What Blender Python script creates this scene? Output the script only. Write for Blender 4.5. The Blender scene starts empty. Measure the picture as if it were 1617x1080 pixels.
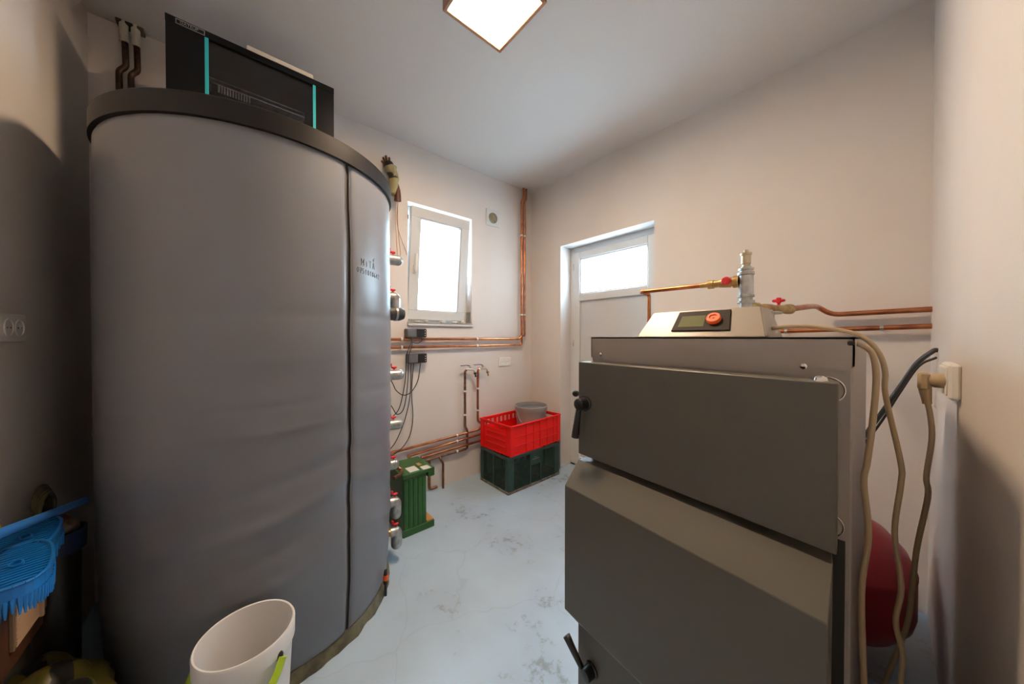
import bpy, bmesh, math, random
from mathutils import Vector, Matrix, noise

random.seed(7)
sc = bpy.context.scene
C = sc.collection
PI = math.pi

# ------------------------------------------------------------------ camera, world, light, exposure
cam_d = bpy.data.cameras.new('camera')
cam = bpy.data.objects.new('camera', cam_d); C.objects.link(cam)
cam.location = (2.4539, -2.3821, 1.27)
cam.rotation_euler = (PI / 2 - 0.0099, 0, 0.8595)
cam_d.sensor_width = 36.0
cam_d.lens = 504.42 * 36.0 / 1617.0
cam_d.shift_y = -2.57 / 1617.0
cam_d.clip_start = 0.01
sc.camera = cam

WORLD_STRENGTH = 92.0
LAMP_STRENGTH = 118.0
world = bpy.data.worlds.new('world'); sc.world = world
world.use_nodes = True
wn = world.node_tree; wn.nodes.clear()
wo = wn.nodes.new('ShaderNodeOutputWorld'); wb = wn.nodes.new('ShaderNodeBackground')
wb.inputs['Color'].default_value = (0.60, 0.80, 1.0, 1); wb.inputs['Strength'].default_value = WORLD_STRENGTH
wn.links.new(wb.outputs[0], wo.inputs['Surface'])

def portal(loc, rot, sx, sy):
    l = bpy.data.lights.new('sky_portal', 'AREA'); l.shape = 'RECTANGLE'; l.size = sx; l.size_y = sy
    l.cycles.is_portal = True
    o = bpy.data.objects.new('sky_portal', l); C.objects.link(o); o.location = loc; o.rotation_euler = rot
portal((-0.19, -1.05, 1.86), (PI / 2, 0, -PI / 2), 0.62, 1.0)
portal((0.87, 0.26, 1.85), (PI / 2, 0, PI), 0.80, 0.45)
sc.view_settings.view_transform = 'Standard'
sc.view_settings.look = 'None'
sc.view_settings.gamma = 1.0
sc.view_settings.use_curve_mapping = False
sc.view_settings.exposure = 0.12

# ------------------------------------------------------------------ materials
def mat(name, col, rough=0.5, metal=0.0, bump=None, var=None, spec=0.5, emis=None, trans=0.0, sss=0.0, coat=0.0, sheen=0.0):
    m = bpy.data.materials.new(name); m.use_nodes = True
    nt = m.node_tree; b = nt.nodes['Principled BSDF']
    b.inputs['Base Color'].default_value = (*col, 1)
    b.inputs['Roughness'].default_value = rough
    b.inputs['Metallic'].default_value = metal
    b.inputs['Specular IOR Level'].default_value = spec
    b.inputs['Transmission Weight'].default_value = trans
    b.inputs['Coat Weight'].default_value = coat
    b.inputs['Sheen Weight'].default_value = sheen
    if emis:
        b.inputs['Emission Color'].default_value = (*emis[0], 1); b.inputs['Emission Strength'].default_value = emis[1]
    tc = nt.nodes.new('ShaderNodeTexCoord')
    if var:                                     # (scale, second colour, contrast low, high)
        n = nt.nodes.new('ShaderNodeTexNoise'); n.inputs['Scale'].default_value = var[0]; n.inputs['Detail'].default_value = 6
        r = nt.nodes.new('ShaderNodeValToRGB')
        r.color_ramp.elements[0].position = var[2]; r.color_ramp.elements[1].position = var[3]
        r.color_ramp.elements[0].color = (*col, 1); r.color_ramp.elements[1].color = (*var[1], 1)
        nt.links.new(tc.outputs['Object'], n.inputs['Vector']); nt.links.new(n.outputs['Fac'], r.inputs['Fac'])
        nt.links.new(r.outputs['Color'], b.inputs['Base Color'])
    if bump:                                    # (scale, strength, distance)
        n = nt.nodes.new('ShaderNodeTexNoise'); n.inputs['Scale'].default_value = bump[0]; n.inputs['Detail'].default_value = 4
        bp = nt.nodes.new('ShaderNodeBump'); bp.inputs['Strength'].default_value = bump[1]; bp.inputs['Distance'].default_value = bump[2]
        nt.links.new(tc.outputs['Object'], n.inputs['Vector']); nt.links.new(n.outputs['Fac'], bp.inputs['Height'])
        nt.links.new(bp.outputs['Normal'], b.inputs['Normal'])
    return m

M = {}
M['wall'] = mat('wall_paint', (0.74, 0.69, 0.655), 0.85, bump=(220, 0.25, 0.002), var=(3, (0.71, 0.66, 0.625), 0.4, 0.75), spec=0.25)
M['ceiling'] = mat('ceiling_paint', (0.73, 0.71, 0.695), 0.9, bump=(200, 0.15, 0.002), spec=0.2)
M['pvc'] = mat('white_pvc', (0.66, 0.67, 0.67), 0.35)
M['pvc_panel'] = mat('white_door_panel', (0.60, 0.61, 0.62), 0.4, bump=(150, 0.05, 0.001))
M['gasket'] = mat('grey_gasket', (0.10, 0.10, 0.10), 0.6)
M['plastic_white'] = mat('white_plastic', (0.80, 0.78, 0.74), 0.4)
M['plastic_dark'] = mat('dark_plastic', (0.035, 0.036, 0.038), 0.45)
M['black'] = mat('black_plastic', (0.012, 0.011, 0.012), 0.32)
M['copper'] = mat('copper', (0.52, 0.20, 0.085), 0.30, 1.0, var=(14, (0.30, 0.10, 0.05), 0.42, 0.68))
M['copper_dark'] = mat('tarnished_copper', (0.32, 0.15, 0.085), 0.4, 0.9, var=(22, (0.14, 0.07, 0.045), 0.4, 0.65))
M['pipe_brown'] = mat('dark_brown_pipe', (0.10, 0.05, 0.025), 0.4, 0.5, var=(30, (0.03, 0.015, 0.01), 0.4, 0.65))
M['brass'] = mat('brass', (0.50, 0.34, 0.13), 0.35, 0.9, var=(40, (0.30, 0.20, 0.10), 0.4, 0.7))
M['brass_pale'] = mat('pale_brass', (0.52, 0.42, 0.27), 0.35, 0.85, var=(40, (0.38, 0.31, 0.22), 0.4, 0.7))
M['steel'] = mat('galvanised_steel', (0.50, 0.51, 0.50), 0.34, 0.85, var=(45, (0.34, 0.34, 0.32), 0.4, 0.7))
M['chrome'] = mat('chrome', (0.75, 0.74, 0.72), 0.15, 1.0)
M['red'] = mat('red_handle', (0.55, 0.010, 0.015), 0.4)
M['valve_red'] = mat('dull_red_handle', (0.26, 0.012, 0.015), 0.45)
M['jacket'] = mat('grey_vinyl_jacket', (0.190, 0.200, 0.232), 0.36, bump=(260, 0.06, 0.001), var=(2.2, (0.170, 0.178, 0.206), 0.4, 0.7), spec=0.55)
M['lid'] = mat('dark_grey_lid', (0.009, 0.0075, 0.007), 0.45, bump=(160, 0.08, 0.001), spec=0.3)
M['zip'] = mat('zip_tape', (0.012, 0.011, 0.012), 0.6)
M['zip_edge'] = mat('zip_piping', (0.20, 0.19, 0.20), 0.5)
M['olive'] = mat('olive_film', (0.13, 0.12, 0.065), 0.45, bump=(60, 0.4, 0.004), var=(20, (0.06, 0.055, 0.035), 0.4, 0.6))
M['ink'] = mat('marker_ink', (0.03, 0.05, 0.06), 0.7)
M['boiler_door'] = mat('dark_grey_green_enamel', (0.102, 0.094, 0.076), 0.42, bump=(500, 0.05, 0.0006), spec=0.4)
M['boiler_body'] = mat('grey_textured_enamel', (0.36, 0.325, 0.30), 0.42, bump=(380, 0.28, 0.0012), spec=0.5)
M['boiler_top'] = mat('light_beige_grey_enamel', (0.34, 0.30, 0.25), 0.28, bump=(330, 0.35, 0.0012), spec=0.6)
M['slot_shade'] = mat('painted_slot_shade', (0.02, 0.02, 0.018), 0.6)
M['bezel'] = mat('brown_black_bezel', (0.022, 0.016, 0.015), 0.6, spec=0.25)
M['lcd'] = mat('green_lcd', (0.085, 0.095, 0.022), 0.5, spec=0.2)
M['orange'] = mat('orange_dial', (0.85, 0.11, 0.012), 0.35)
M['cable'] = mat('beige_cable', (0.44, 0.33, 0.20), 0.45)
M['cable_black'] = mat('black_cable', (0.02, 0.02, 0.022), 0.45)
M['tan_wire'] = mat('tan_wire', (0.42, 0.25, 0.13), 0.5)
M['foam'] = mat('pipe_foam', (0.30, 0.27, 0.14), 0.8, bump=(60, 0.5, 0.004))
M['foam_white'] = mat('white_foam', (0.62, 0.58, 0.50), 0.8, bump=(70, 0.6, 0.006))
M['red_crate'] = mat('red_crate_plastic', (0.78, 0.006, 0.004), 0.4, spec=0.35)
M['green_crate'] = mat('dark_green_crate_plastic', (0.010, 0.045, 0.034), 0.4, var=(12, (0.03, 0.055, 0.045), 0.5, 0.8))
M['dirt'] = mat('dusty_rubble', (0.20, 0.17, 0.13), 0.9, var=(30, (0.07, 0.06, 0.05), 0.4, 0.6))
M['grey_bucket'] = mat('grey_bucket_plastic', (0.30, 0.29, 0.28), 0.42)
M['grey_lid'] = mat('dark_bucket_content', (0.13, 0.13, 0.13), 0.6)
M['green'] = mat('green_painted_steel', (0.014, 0.082, 0.008), 0.42, var=(6, (0.022, 0.10, 0.012), 0.4, 0.7))
M['ochre'] = mat('ochre_edge', (0.45, 0.22, 0.05), 0.6)
M['paper'] = mat('white_paper', (0.62, 0.60, 0.56), 0.8)
M['lime'] = mat('lime_green_plastic', (0.42, 0.60, 0.03), 0.35)
M['white_bucket'] = mat('translucent_white_plastic', (0.80, 0.80, 0.81), 0.35, bump=(30, 0.03, 0.002))
M['blue'] = mat('blue_plastic', (0.008, 0.16, 0.50), 0.35)
M['blue2'] = mat('bright_blue_handle', (0.035, 0.20, 0.62), 0.35)
M['navy'] = mat('navy_plastic', (0.008, 0.018, 0.06), 0.45)
M['brown'] = mat('red_brown_wood', (0.10, 0.035, 0.018), 0.5, var=(10, (0.05, 0.02, 0.012), 0.4, 0.7))
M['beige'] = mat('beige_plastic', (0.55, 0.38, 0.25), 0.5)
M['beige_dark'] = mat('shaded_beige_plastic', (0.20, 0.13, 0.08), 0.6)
M['yellow'] = mat('yellow_plastic', (0.75, 0.48, 0.01), 0.4)
M['tarp'] = mat('olive_tarpaulin', (0.17, 0.145, 0.020), 0.35, bump=(14, 0.5, 0.01), var=(5, (0.07, 0.065, 0.018), 0.4, 0.65))
M['tarp_black'] = mat('black_stripe', (0.012, 0.013, 0.012), 0.4, bump=(14, 0.5, 0.01))
M['tank_red'] = mat('red_enamel_tank', (0.34, 0.012, 0.016), 0.35)
M['rack'] = mat('black_steel_cabinet', (0.0035, 0.004, 0.005), 0.3, spec=0.2)
M['cyan'] = mat('cyan_strip', (0.02, 0.42, 0.50), 0.4)
M['smoke'] = mat('dark_equipment', (0.03, 0.03, 0.03), 0.5)
M['lampframe'] = mat('brown_wood_lamp_frame', (0.30, 0.13, 0.05), 0.4)
M['lamp'] = mat('lamp_diffuser', (0.8, 0.8, 0.8), 0.5, emis=((1.0, 0.72, 0.47), LAMP_STRENGTH))
M['rag'] = mat('grey_rag', (0.22, 0.18, 0.14), 0.9, var=(20, (0.10, 0.03, 0.02), 0.45, 0.6))
M['hose'] = mat('brown_hose', (0.09, 0.07, 0.03), 0.4)

def glass_mat(name, tint, glossy):
    m = bpy.data.materials.new(name); m.use_nodes = True; nt = m.node_tree; nt.nodes.clear()
    o = nt.nodes.new('ShaderNodeOutputMaterial'); mx = nt.nodes.new('ShaderNodeMixShader')
    t = nt.nodes.new('ShaderNodeBsdfTransparent'); g = nt.nodes.new('ShaderNodeBsdfGlossy')
    f = nt.nodes.new('ShaderNodeLayerWeight'); f.inputs['Blend'].default_value = glossy
    t.inputs['Color'].default_value = (*tint, 1); g.inputs['Roughness'].default_value = 0.04
    nt.links.new(f.outputs['Fresnel'], mx.inputs[0]); nt.links.new(t.outputs[0], mx.inputs[1]); nt.links.new(g.outputs[0], mx.inputs[2])
    nt.links.new(mx.outputs[0], o.inputs['Surface'])
    return m
M['render'] = mat('pale_blocker_render', (0.52, 0.55, 0.55), 0.9, bump=(30, 0.2, 0.004))
M['ground'] = mat('grey_paving', (0.22, 0.22, 0.20), 0.9, bump=(8, 0.3, 0.01))
M['glass'] = glass_mat('window_glass', (0.92, 0.98, 0.97), 0.25)
M['smoked'] = glass_mat('smoked_glass', (0.80, 0.80, 0.82), 0.35)

def frosted_mat():
    m = bpy.data.materials.new('frosted_glass'); m.use_nodes = True; nt = m.node_tree; nt.nodes.clear()
    o = nt.nodes.new('ShaderNodeOutputMaterial'); mx = nt.nodes.new('ShaderNodeMixShader'); mx.inputs[0].default_value = 0.80
    t = nt.nodes.new('ShaderNodeBsdfTransparent'); g = nt.nodes.new('ShaderNodeBsdfTranslucent'); g.inputs['Color'].default_value = (0.9, 0.93, 0.93, 1)
    nt.links.new(t.outputs[0], mx.inputs[1]); nt.links.new(g.outputs[0], mx.inputs[2]); nt.links.new(mx.outputs[0], o.inputs['Surface'])
    return m
M['frosted'] = frosted_mat()
# floor: worn blue-grey paint with dark scuffs and hairline cracks
def floor_material():
    m = bpy.data.materials.new('painted_concrete'); m.use_nodes = True; nt = m.node_tree; b = nt.nodes['Principled BSDF']
    N = nt.nodes.new; L = nt.links.new
    tc = N('ShaderNodeTexCoord')
    n1 = N('ShaderNodeTexNoise'); n1.inputs['Scale'].default_value = 2.3; n1.inputs['Detail'].default_value = 8
    n2 = N('ShaderNodeTexNoise'); n2.inputs['Scale'].default_value = 16; n2.inputs['Detail'].default_value = 10; n2.inputs['Roughness'].default_value = 0.7
    vo = N('ShaderNodeTexVoronoi'); vo.feature = 'DISTANCE_TO_EDGE'; vo.inputs['Scale'].default_value = 1.9
    wp = N('ShaderNodeTexNoise'); wp.inputs['Scale'].default_value = 5
    mixv = N('ShaderNodeMixRGB'); mixv.inputs[0].default_value = 0.12
    for n in (n1, n2, wp): L(tc.outputs['Object'], n.inputs['Vector'])
    L(tc.outputs['Object'], mixv.inputs[1]); L(wp.outputs['Color'], mixv.inputs[2]); L(mixv.outputs[0], vo.inputs['Vector'])
    r1 = N('ShaderNodeValToRGB'); r1.color_ramp.elements[0].position = 0.35; r1.color_ramp.elements[1].position = 0.7
    r1.color_ramp.elements[0].color = (0.45, 0.59, 0.73, 1); r1.color_ramp.elements[1].color = (0.38, 0.49, 0.61, 1)
    L(n1.outputs['Fac'], r1.inputs['Fac'])
    mul = N('ShaderNodeMath'); mul.operation = 'MULTIPLY'; L(n1.outputs['Fac'], mul.inputs[0]); L(n2.outputs['Fac'], mul.inputs[1])
    r2 = N('ShaderNodeValToRGB'); r2.color_ramp.elements[0].position = 0.33; r2.color_ramp.elements[1].position = 0.40
    L(mul.outputs[0], r2.inputs['Fac'])
    sc_ = N('ShaderNodeMath'); sc_.operation = 'MULTIPLY'; sc_.inputs[1].default_value = 0.55; L(r2.outputs['Color'], sc_.inputs[0])
    mx = N('ShaderNodeMixRGB'); L(sc_.outputs[0], mx.inputs[0]); L(r1.outputs['Color'], mx.inputs[1]); mx.inputs[2].default_value = (0.15, 0.16, 0.165, 1)
    r3 = N('ShaderNodeValToRGB'); r3.color_ramp.elements[0].position = 0.0; r3.color_ramp.elements[1].position = 0.006
    r3.color_ramp.elements[0].color = (0.12, 0.12, 0.12, 1); r3.color_ramp.elements[1].color = (0, 0, 0, 1)
    L(vo.outputs['Distance'], r3.inputs['Fac'])
    mx2 = N('ShaderNodeMixRGB'); L(r3.outputs['Color'], mx2.inputs[0]); L(mx.outputs[0], mx2.inputs[1]); mx2.inputs[2].default_value = (0.08, 0.085, 0.09, 1)
    L(mx2.outputs[0], b.inputs['Base Color'])
    rr = N('ShaderNodeMapRange'); rr.inputs['To Min'].default_value = 0.22; rr.inputs['To Max'].default_value = 0.60; L(n2.outputs['Fac'], rr.inputs['Value'])
    L(rr.outputs[0], b.inputs['Roughness'])
    bp = N('ShaderNodeBump'); bp.inputs['Strength'].default_value = 0.25; bp.inputs['Distance'].default_value = 0.004
    L(n2.outputs['Fac'], bp.inputs['Height']); L(bp.outputs['Normal'], b.inputs['Normal'])
    return m
M['floor'] = floor_material()

# ------------------------------------------------------------------ mesh helpers
def thing(name, label, cat, loc=(0, 0, 0), group=None, rotz=0):
    o = bpy.data.objects.new(name, None); C.objects.link(o); o.location = loc; o.rotation_euler = (0, 0, rotz)
    o.empty_display_size = 0.05
    o['label'] = label; o['category'] = cat
    if group: o['group'] = group
    return o
def tag(o, label, cat, group=None):
    o['label'] = label; o['category'] = cat
    if group: o['group'] = group
    return o
def wloc(o):
    v = Vector((0, 0, 0))
    while o is not None: v += o.location; o = o.parent
    return v
def obj(name, bm, m, parent=None, smooth=False, local=False, label=None, base=None):
    """links bm (world coordinates unless local) as one mesh object"""
    bmesh.ops.recalc_face_normals(bm, faces=bm.faces)
    me = bpy.data.meshes.new(name)
    o = bpy.data.objects.new(name, me)
    if parent is not None and not local:
        bmesh.ops.translate(bm, verts=bm.verts, vec=-wloc(parent))
    if base is not None:
        bmesh.ops.translate(bm, verts=bm.verts, vec=-Vector(base)); o.location = base
    if smooth:
        for f in bm.faces: f.smooth = True
    bm.to_mesh(me); bm.free()
    if smooth:
        try: me.set_sharp_from_angle(angle=math.radians(38))
        except Exception: pass
    if isinstance(m, (list, tuple)):
        for k in m: me.materials.append(k)
    else: me.materials.append(m)
    o.parent = parent
    C.objects.link(o)
    if label: o['label'] = label
    return o
def struct(name, bm, m, parent=None, smooth=False):
    o = obj(name, bm, m, parent, smooth)
    if parent is None: o['kind'] = 'structure'
    return o
def NB(): return bmesh.new()
def box(bm, x0, x1, y0, y1, z0, z1, bev=0, mtx=None, seg=1):
    b = bmesh.new()
    bmesh.ops.create_cube(b, size=1)
    for v in b.verts: v.co = Vector(((x0 + x1) / 2 + v.co.x * abs(x1 - x0), (y0 + y1) / 2 + v.co.y * abs(y1 - y0), (z0 + z1) / 2 + v.co.z * abs(z1 - z0)))
    if bev > 0: bmesh.ops.bevel(b, geom=b.edges[:] + b.verts[:], offset=bev, segments=seg, affect='EDGES', profile=0.5)
    if mtx is not None: bmesh.ops.transform(b, matrix=mtx, verts=b.verts)
    merge(bm, b); return bm
def merge(bm, b):
    mp = {}
    for v in b.verts: mp[v] = bm.verts.new(v.co)
    for f in b.faces:
        try:
            nf = bm.faces.new([mp[v] for v in f.verts]); nf.material_index = f.material_index; nf.smooth = f.smooth
        except ValueError: pass
    b.free()
def frame(d):
    d = d.normalized(); a = Vector((0, 0, 1)) if abs(d.z) < 0.9 else Vector((1, 0, 0))
    u = d.cross(a).normalized(); return u, d.cross(u).normalized()
def cone(bm, p0, p1, r0, r1=None, seg=20, cap=True):
    return rings(bm, [(Vector(p0), r0), (Vector(p1), r0 if r1 is None else r1)], seg, cap)
def rings(bm, prof, seg=20, cap=True, frames=None):
    R = []
    n = len(prof)
    for i, (c, r) in enumerate(prof):
        if frames: u, w = frames[i]
        elif i == 0: u, w = frame(prof[-1][0] - prof[0][0])
        R.append([bm.verts.new(c + (u * math.cos(2 * PI * k / seg) + w * math.sin(2 * PI * k / seg)) * max(r, 1e-5)) for k in range(seg)])
    for a, b in zip(R, R[1:]):
        for k in range(seg): bm.faces.new((a[k], a[(k + 1) % seg], b[(k + 1) % seg], b[k]))
    if cap: bm.faces.new(R[0][::-1]); bm.faces.new(R[-1])
    return bm
def lathe(bm, base, axis, prof, seg=28, cap=True):
    """prof: list of (distance along axis, radius)"""
    base = Vector(base); ax = Vector(axis).normalized(); u, w = frame(ax)
    return rings(bm, [(base + ax * t, r) for t, r in prof], seg, cap, [(u, w)] * len(prof))
def fillet(pts, rad, n=5):
    pts = [Vector(p) for p in pts]; out = [pts[0]]
    for a, b, c in zip(pts, pts[1:], pts[2:]):
        d1 = (a - b); d2 = (c - b); r = min(rad, d1.length * 0.49, d2.length * 0.49)
        s = b + d1.normalized() * r; e = b + d2.normalized() * r
        for i in range(n + 1):
            t = i / n; out.append(s * (1 - t) ** 2 + b * 2 * t * (1 - t) + e * t * t)
    out.append(pts[-1]); return out
def smoothpath(pts, n=6):
    P = [Vector(p) for p in pts]; P = [P[0] * 2 - P[1]] + P + [P[-1] * 2 - P[-2]]; out = []
    for i in range(1, len(P) - 2):
        for k in range(n):
            t = k / n; a, b, c, d = P[i - 1:i + 3]
            out.append(0.5 * ((2 * b) + (c - a) * t + (2 * a - 5 * b + 4 * c - d) * t * t + (3 * b - a - 3 * c + d) * t ** 3))
    out.append(P[-2]); return out
def tube(bm, path, r, seg=12, cap=True):
    P = []
    for q in path:
        if not P or (Vector(q) - P[-1]).length > 1e-5: P.append(Vector(q))
    T = [(P[min(i + 1, len(P) - 1)] - P[max(i - 1, 0)]).normalized() for i in range(len(P))]
    u, w = frame(T[0]); fr = [(u, w)]
    for i in range(1, len(P)):
        u = (u - T[i] * u.dot(T[i])).normalized(); fr.append((u, T[i].cross(u)))
    rr = r if isinstance(r, (list, tuple)) else [r] * len(P)
    return rings(bm, list(zip(P, rr)), seg, cap, fr)
def ball(bm, c, rx, ry=None, rz=None, seg=20, ringsn=12):
    b = bmesh.new(); bmesh.ops.create_uvsphere(b, u_segments=seg, v_segments=ringsn, radius=1)
    for v in b.verts: v.co = Vector((c[0] + v.co.x * rx, c[1] + v.co.y * (ry or rx), c[2] + v.co.z * (rz or rx)))
    merge(bm, b); return bm
def prism(bm, poly, fn0, fn1):
    """poly of 2D points lifted by fn0 and fn1 into 3D"""
    a = [bm.verts.new(fn0(*p)) for p in poly]; b = [bm.verts.new(fn1(*p)) for p in poly]
    bm.faces.new(a[::-1]); bm.faces.new(b)
    for i in range(len(poly)): j = (i + 1) % len(poly); bm.faces.new((a[i], a[j], b[j], b[i]))
    return bm
def text_bm(s, size, mtx, depth=0.0008):
    cu = bpy.data.curves.new('txt', 'FONT'); cu.body = s; cu.size = size; cu.extrude = depth
    o = bpy.data.objects.new('txt', cu); C.objects.link(o)
    dg = bpy.context.evaluated_depsgraph_get(); me = bpy.data.meshes.new_from_object(o.evaluated_get(dg))
    b = bmesh.new(); b.from_mesh(me); bmesh.ops.transform(b, matrix=mtx, verts=b.verts)
    bpy.data.objects.remove(o); bpy.data.meshes.remove(me); return b

# ------------------------------------------------------------------ the room
RX, LY, H = 2.596, -2.905, 2.80      # right wall x, left wall y, ceiling
T = 0.30
def wall_with_hole(axis, a0, a1, h0, h1, z0, z1, n0, n1):
    bm = NB()
    def B(u0, u1, w0, w1):
        if axis == 'x': box(bm, n0, n1, u0, u1, w0, w1)
        else: box(bm, u0, u1, n0, n1, w0, w1)
    B(a0, h0, 0, H); B(h1, a1, 0, H)
    if z0 > 0: B(h0, h1, 0, z0)
    B(h0, h1, z1, H)
    return bm
struct('wall_window', wall_with_hole('x', LY, 0, -1.355, -0.752, 1.38, 2.345, -T, 0), M['wall'])
struct('wall_back', wall_with_hole('y', -T, RX, 0.41, 1.326, 0, 2.15, 0, T), M['wall'])
struct('wall_left', box(NB(), -T, RX + T, LY - 0.2, LY, 0, H), M['wall'])
struct('wall_right', box(NB(), RX, RX + 0.2, LY, T, 0, H), M['wall'])
struct('floor', box(NB(), -T, RX + 0.2, LY - 0.2, 1.2, -0.12, 0), M['floor'])
struct('ceiling', box(NB(), -T, RX + 0.2, LY - 0.2, T, H, H + 0.15), M['ceiling'])

# window_1: fixed frame in the reveal, sill board, sash tilted into the room
def rect_frame(bm, y0, y1, z0, z1, w, x0, x1, bev=0.004):
    box(bm, x0, x1, y0, y1, z1 - w, z1, bev); box(bm, x0, x1, y0, y1, z0, z0 + w, bev)
    box(bm, x0, x1, y0, y0 + w, z0 + w, z1 - w, bev); box(bm, x0, x1, y1 - w, y1, z0 + w, z1 - w, bev)
w1 = bpy.data.objects.new('window_1', None); C.objects.link(w1); w1.location = (-0.1, -1.05, 1.38); w1['kind'] = 'structure'
b = NB(); rect_frame(b, -1.352, -0.755, 1.392, 2.342, 0.045, -0.15, -0.085); obj('window_frame', b, M['pvc'], w1)
b = NB(); box(b, -0.10, 0.022, -1.352, -0.755, 1.381, 1.392, 0.002); box(b, 0.001, 0.022, -1.362, -0.742, 1.362, 1.392, 0.003); obj('window_sill', b, M['pvc'], w1)
# sash in its own plane: bottom at x=-0.058,z=1.415, top at x=0.035,z=2.305
tilt = math.atan2(0.093, 0.89)
SM = Matrix.Translation((-0.058, 0, 1.415)) @ Matrix.Rotation(tilt, 4, 'Y')
SH = 0.895; y0, y1 = -1.336, -0.797
def sbox(bm, x0, x1, a0, a1, c0, c1, bev=0.003): box(bm, x0, x1, a0, a1, c0, c1, bev, SM)
b = NB(); W = 0.078
sbox(b, -0.045, 0.004, y0, y1, SH - W, SH); sbox(b, -0.045, 0.004, y0, y1, 0, W)
sbox(b, -0.045, 0.004, y0, y0 + W, W, SH - W); sbox(b, -0.045, 0.004, y1 - W, y1, W, SH - W)
sash = obj('window_sash', b, M['pvc'], w1)
b = NB(); e = 0.007
for (a0, a1, c0, c1) in ((y0 + W - e, y1 - W + e, SH - W - e, SH - W + e), (y0 + W - e, y1 - W + e, W - e, W + e), (y0 + W - e, y0 + W + e, W, SH - W), (y1 - W - e, y1 - W + e, W, SH - W)):
    sbox(b, -0.048, -0.002, a0, a1, c0, c1, 0)
obj('glazing_bead', b, M['pvc_panel'], sash)
b = NB(); sbox(b, -0.026, -0.018, y0 + W - 0.004, y1 - W + 0.004, W - 0.004, SH - W + 0.004, 0); obj('pane', b, M['glass'], sash)
b = NB(); sbox(b, 0.0035, 0.014, y0 + 0.028, y0 + 0.056, 0.37, 0.44, 0.004)
box(b, 0.014, 0.036, y0 + 0.034, y0 + 0.050, 0.385, 0.401, 0.003, SM); sbox(b, 0.026, 0.040, y0 + 0.032, y0 + 0.052, 0.385, 0.53, 0.005)
obj('window_handle', b, M['plastic_white'], sash)
b = NB(); box(b, -0.09, -0.02, -1.350, -1.338, 2.215, 2.245); obj('stay_arm', b, M['plastic_dark'], w1)
b = NB(); box(b, -0.084, -0.02, -0.762, -0.756, 1.41, 1.50); obj('hinge', b, M['steel'], w1)

for k, (yy, w_, h_) in enumerate(((-1.28, 0.05, 0.006), (-1.20, 0.035, 0.012), (-1.05, 0.05, 0.014), (-0.93, 0.06, 0.010), (-0.85, 0.03, 0.016))):
    b = NB(); ball(b, (0.004, yy, 1.393 + h_ * 0.6), 0.014, w_ * 0.6, h_, 12, 8)
    for v in b.verts: v.co += Vector([0.004 * noise.noise(v.co * 60 + Vector((i * 5, 0, 0))) for i in range(3)])
    tag(obj('paper_scrap', b, M['paper'], None, False), ['flat white paper scrap at the left end of the window sill', 'small white paper scrap second from left on the window sill', 'crumpled white paper scrap in the middle of the window sill', 'wide white paper scrap right of the middle of the window sill', 'tallest white paper scrap at the right end of the window sill'][k], 'paper', 'paper scraps on the window sill')
# door_1: frame in reveal with a glazed top light and a solid lower panel
d1 = bpy.data.objects.new('door_1', None); C.objects.link(d1); d1.location = (0.87, 0.19, 0); d1['kind'] = 'structure'
def fy(bm, x0, x1, z0, z1, ya, yb, bev=0.003): box(bm, x0, x1, ya, yb, z0, z1, bev)
b = NB(); Y0 = 0.154
fy(b, 0.41, 0.465, 0, 2.15, Y0, Y0 + 0.07); fy(b, 1.271, 1.326, 0, 2.15, Y0, Y0 + 0.07); fy(b, 0.465, 1.271, 2.095, 2.15, Y0, Y0 + 0.07); fy(b, 0.41, 1.326, 0.0, 0.02, Y0, Y0 + 0.07)
obj('door_frame', b, M['pvc'], d1)
b = NB(); xa, xb = 0.458, 1.278
fy(b, xa, xa + 0.07, 0.025, 2.10, Y0 - 0.012, Y0 + 0.055, 0.004); fy(b, xb - 0.07, xb, 0.025, 2.10, Y0 - 0.012, Y0 + 0.055, 0.004)
fy(b, xa + 0.07, xb - 0.07, 2.03, 2.10, Y0 - 0.012, Y0 + 0.055, 0.004); fy(b, xa + 0.07, xb - 0.07, 1.62, 1.69, Y0 - 0.012, Y0 + 0.055, 0.004); fy(b, xa + 0.07, xb - 0.07, 0.025, 0.10, Y0 - 0.012, Y0 + 0.055, 0.004)
leaf = obj('door_leaf', b, M['pvc'], d1)
b = NB(); fy(b, xa + 0.068, xb - 0.068, 0.098, 1.622, Y0 + 0.012, Y0 + 0.036, 0); obj('door_panel', b, M['pvc_panel'], leaf)
b = NB()
for (x0, x1, z0, z1) in ((xa + 0.068, xb - 0.068, 2.018, 2.032), (xa + 0.068, xb - 0.068, 1.688, 1.702), (xa + 0.068, xa + 0.082, 1.70, 2.02), (xb - 0.082, xb - 0.068, 1.70, 2.02)): fy(b, x0, x1, z0, z1, Y0 - 0.003, Y0 + 0.04, 0)
obj('glazing_bead', b, M['pvc'], leaf)
b = NB(); fy(b, xa + 0.075, xb - 0.075, 1.695, 2.025, Y0 + 0.02, Y0 + 0.028, 0); obj('pane', b, M['frosted'], leaf)
b = NB(); fy(b, 0.452, 0.462, 1.18, 1.24, Y0 - 0.016, Y0 - 0.001, 0.001); fy(b, 0.452, 0.462, 1.93, 1.99, Y0 - 0.016, Y0 - 0.001, 0.001); obj('hinge', b, M['steel'], leaf)
struct('ground', box(NB(), -14, 14, 1.2, 16, -0.30, -0.10), M['ground'])
struct('ground', box(NB(), -14, -0.3, -14, 1.2, -0.30, -0.10), M['ground'])
struct('wall_light_blocker', box(NB(), -2.5, -2.3, -7, 4, -0.3, 3.4), M['render'])  # added wall, only there to cut sky light coming through the window
# eave outside the window
struct('trim_1', box(NB(), -1.0, -0.32, -3.0, 0.5, 2.62, 2.70), M['pvc_panel'])

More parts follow.
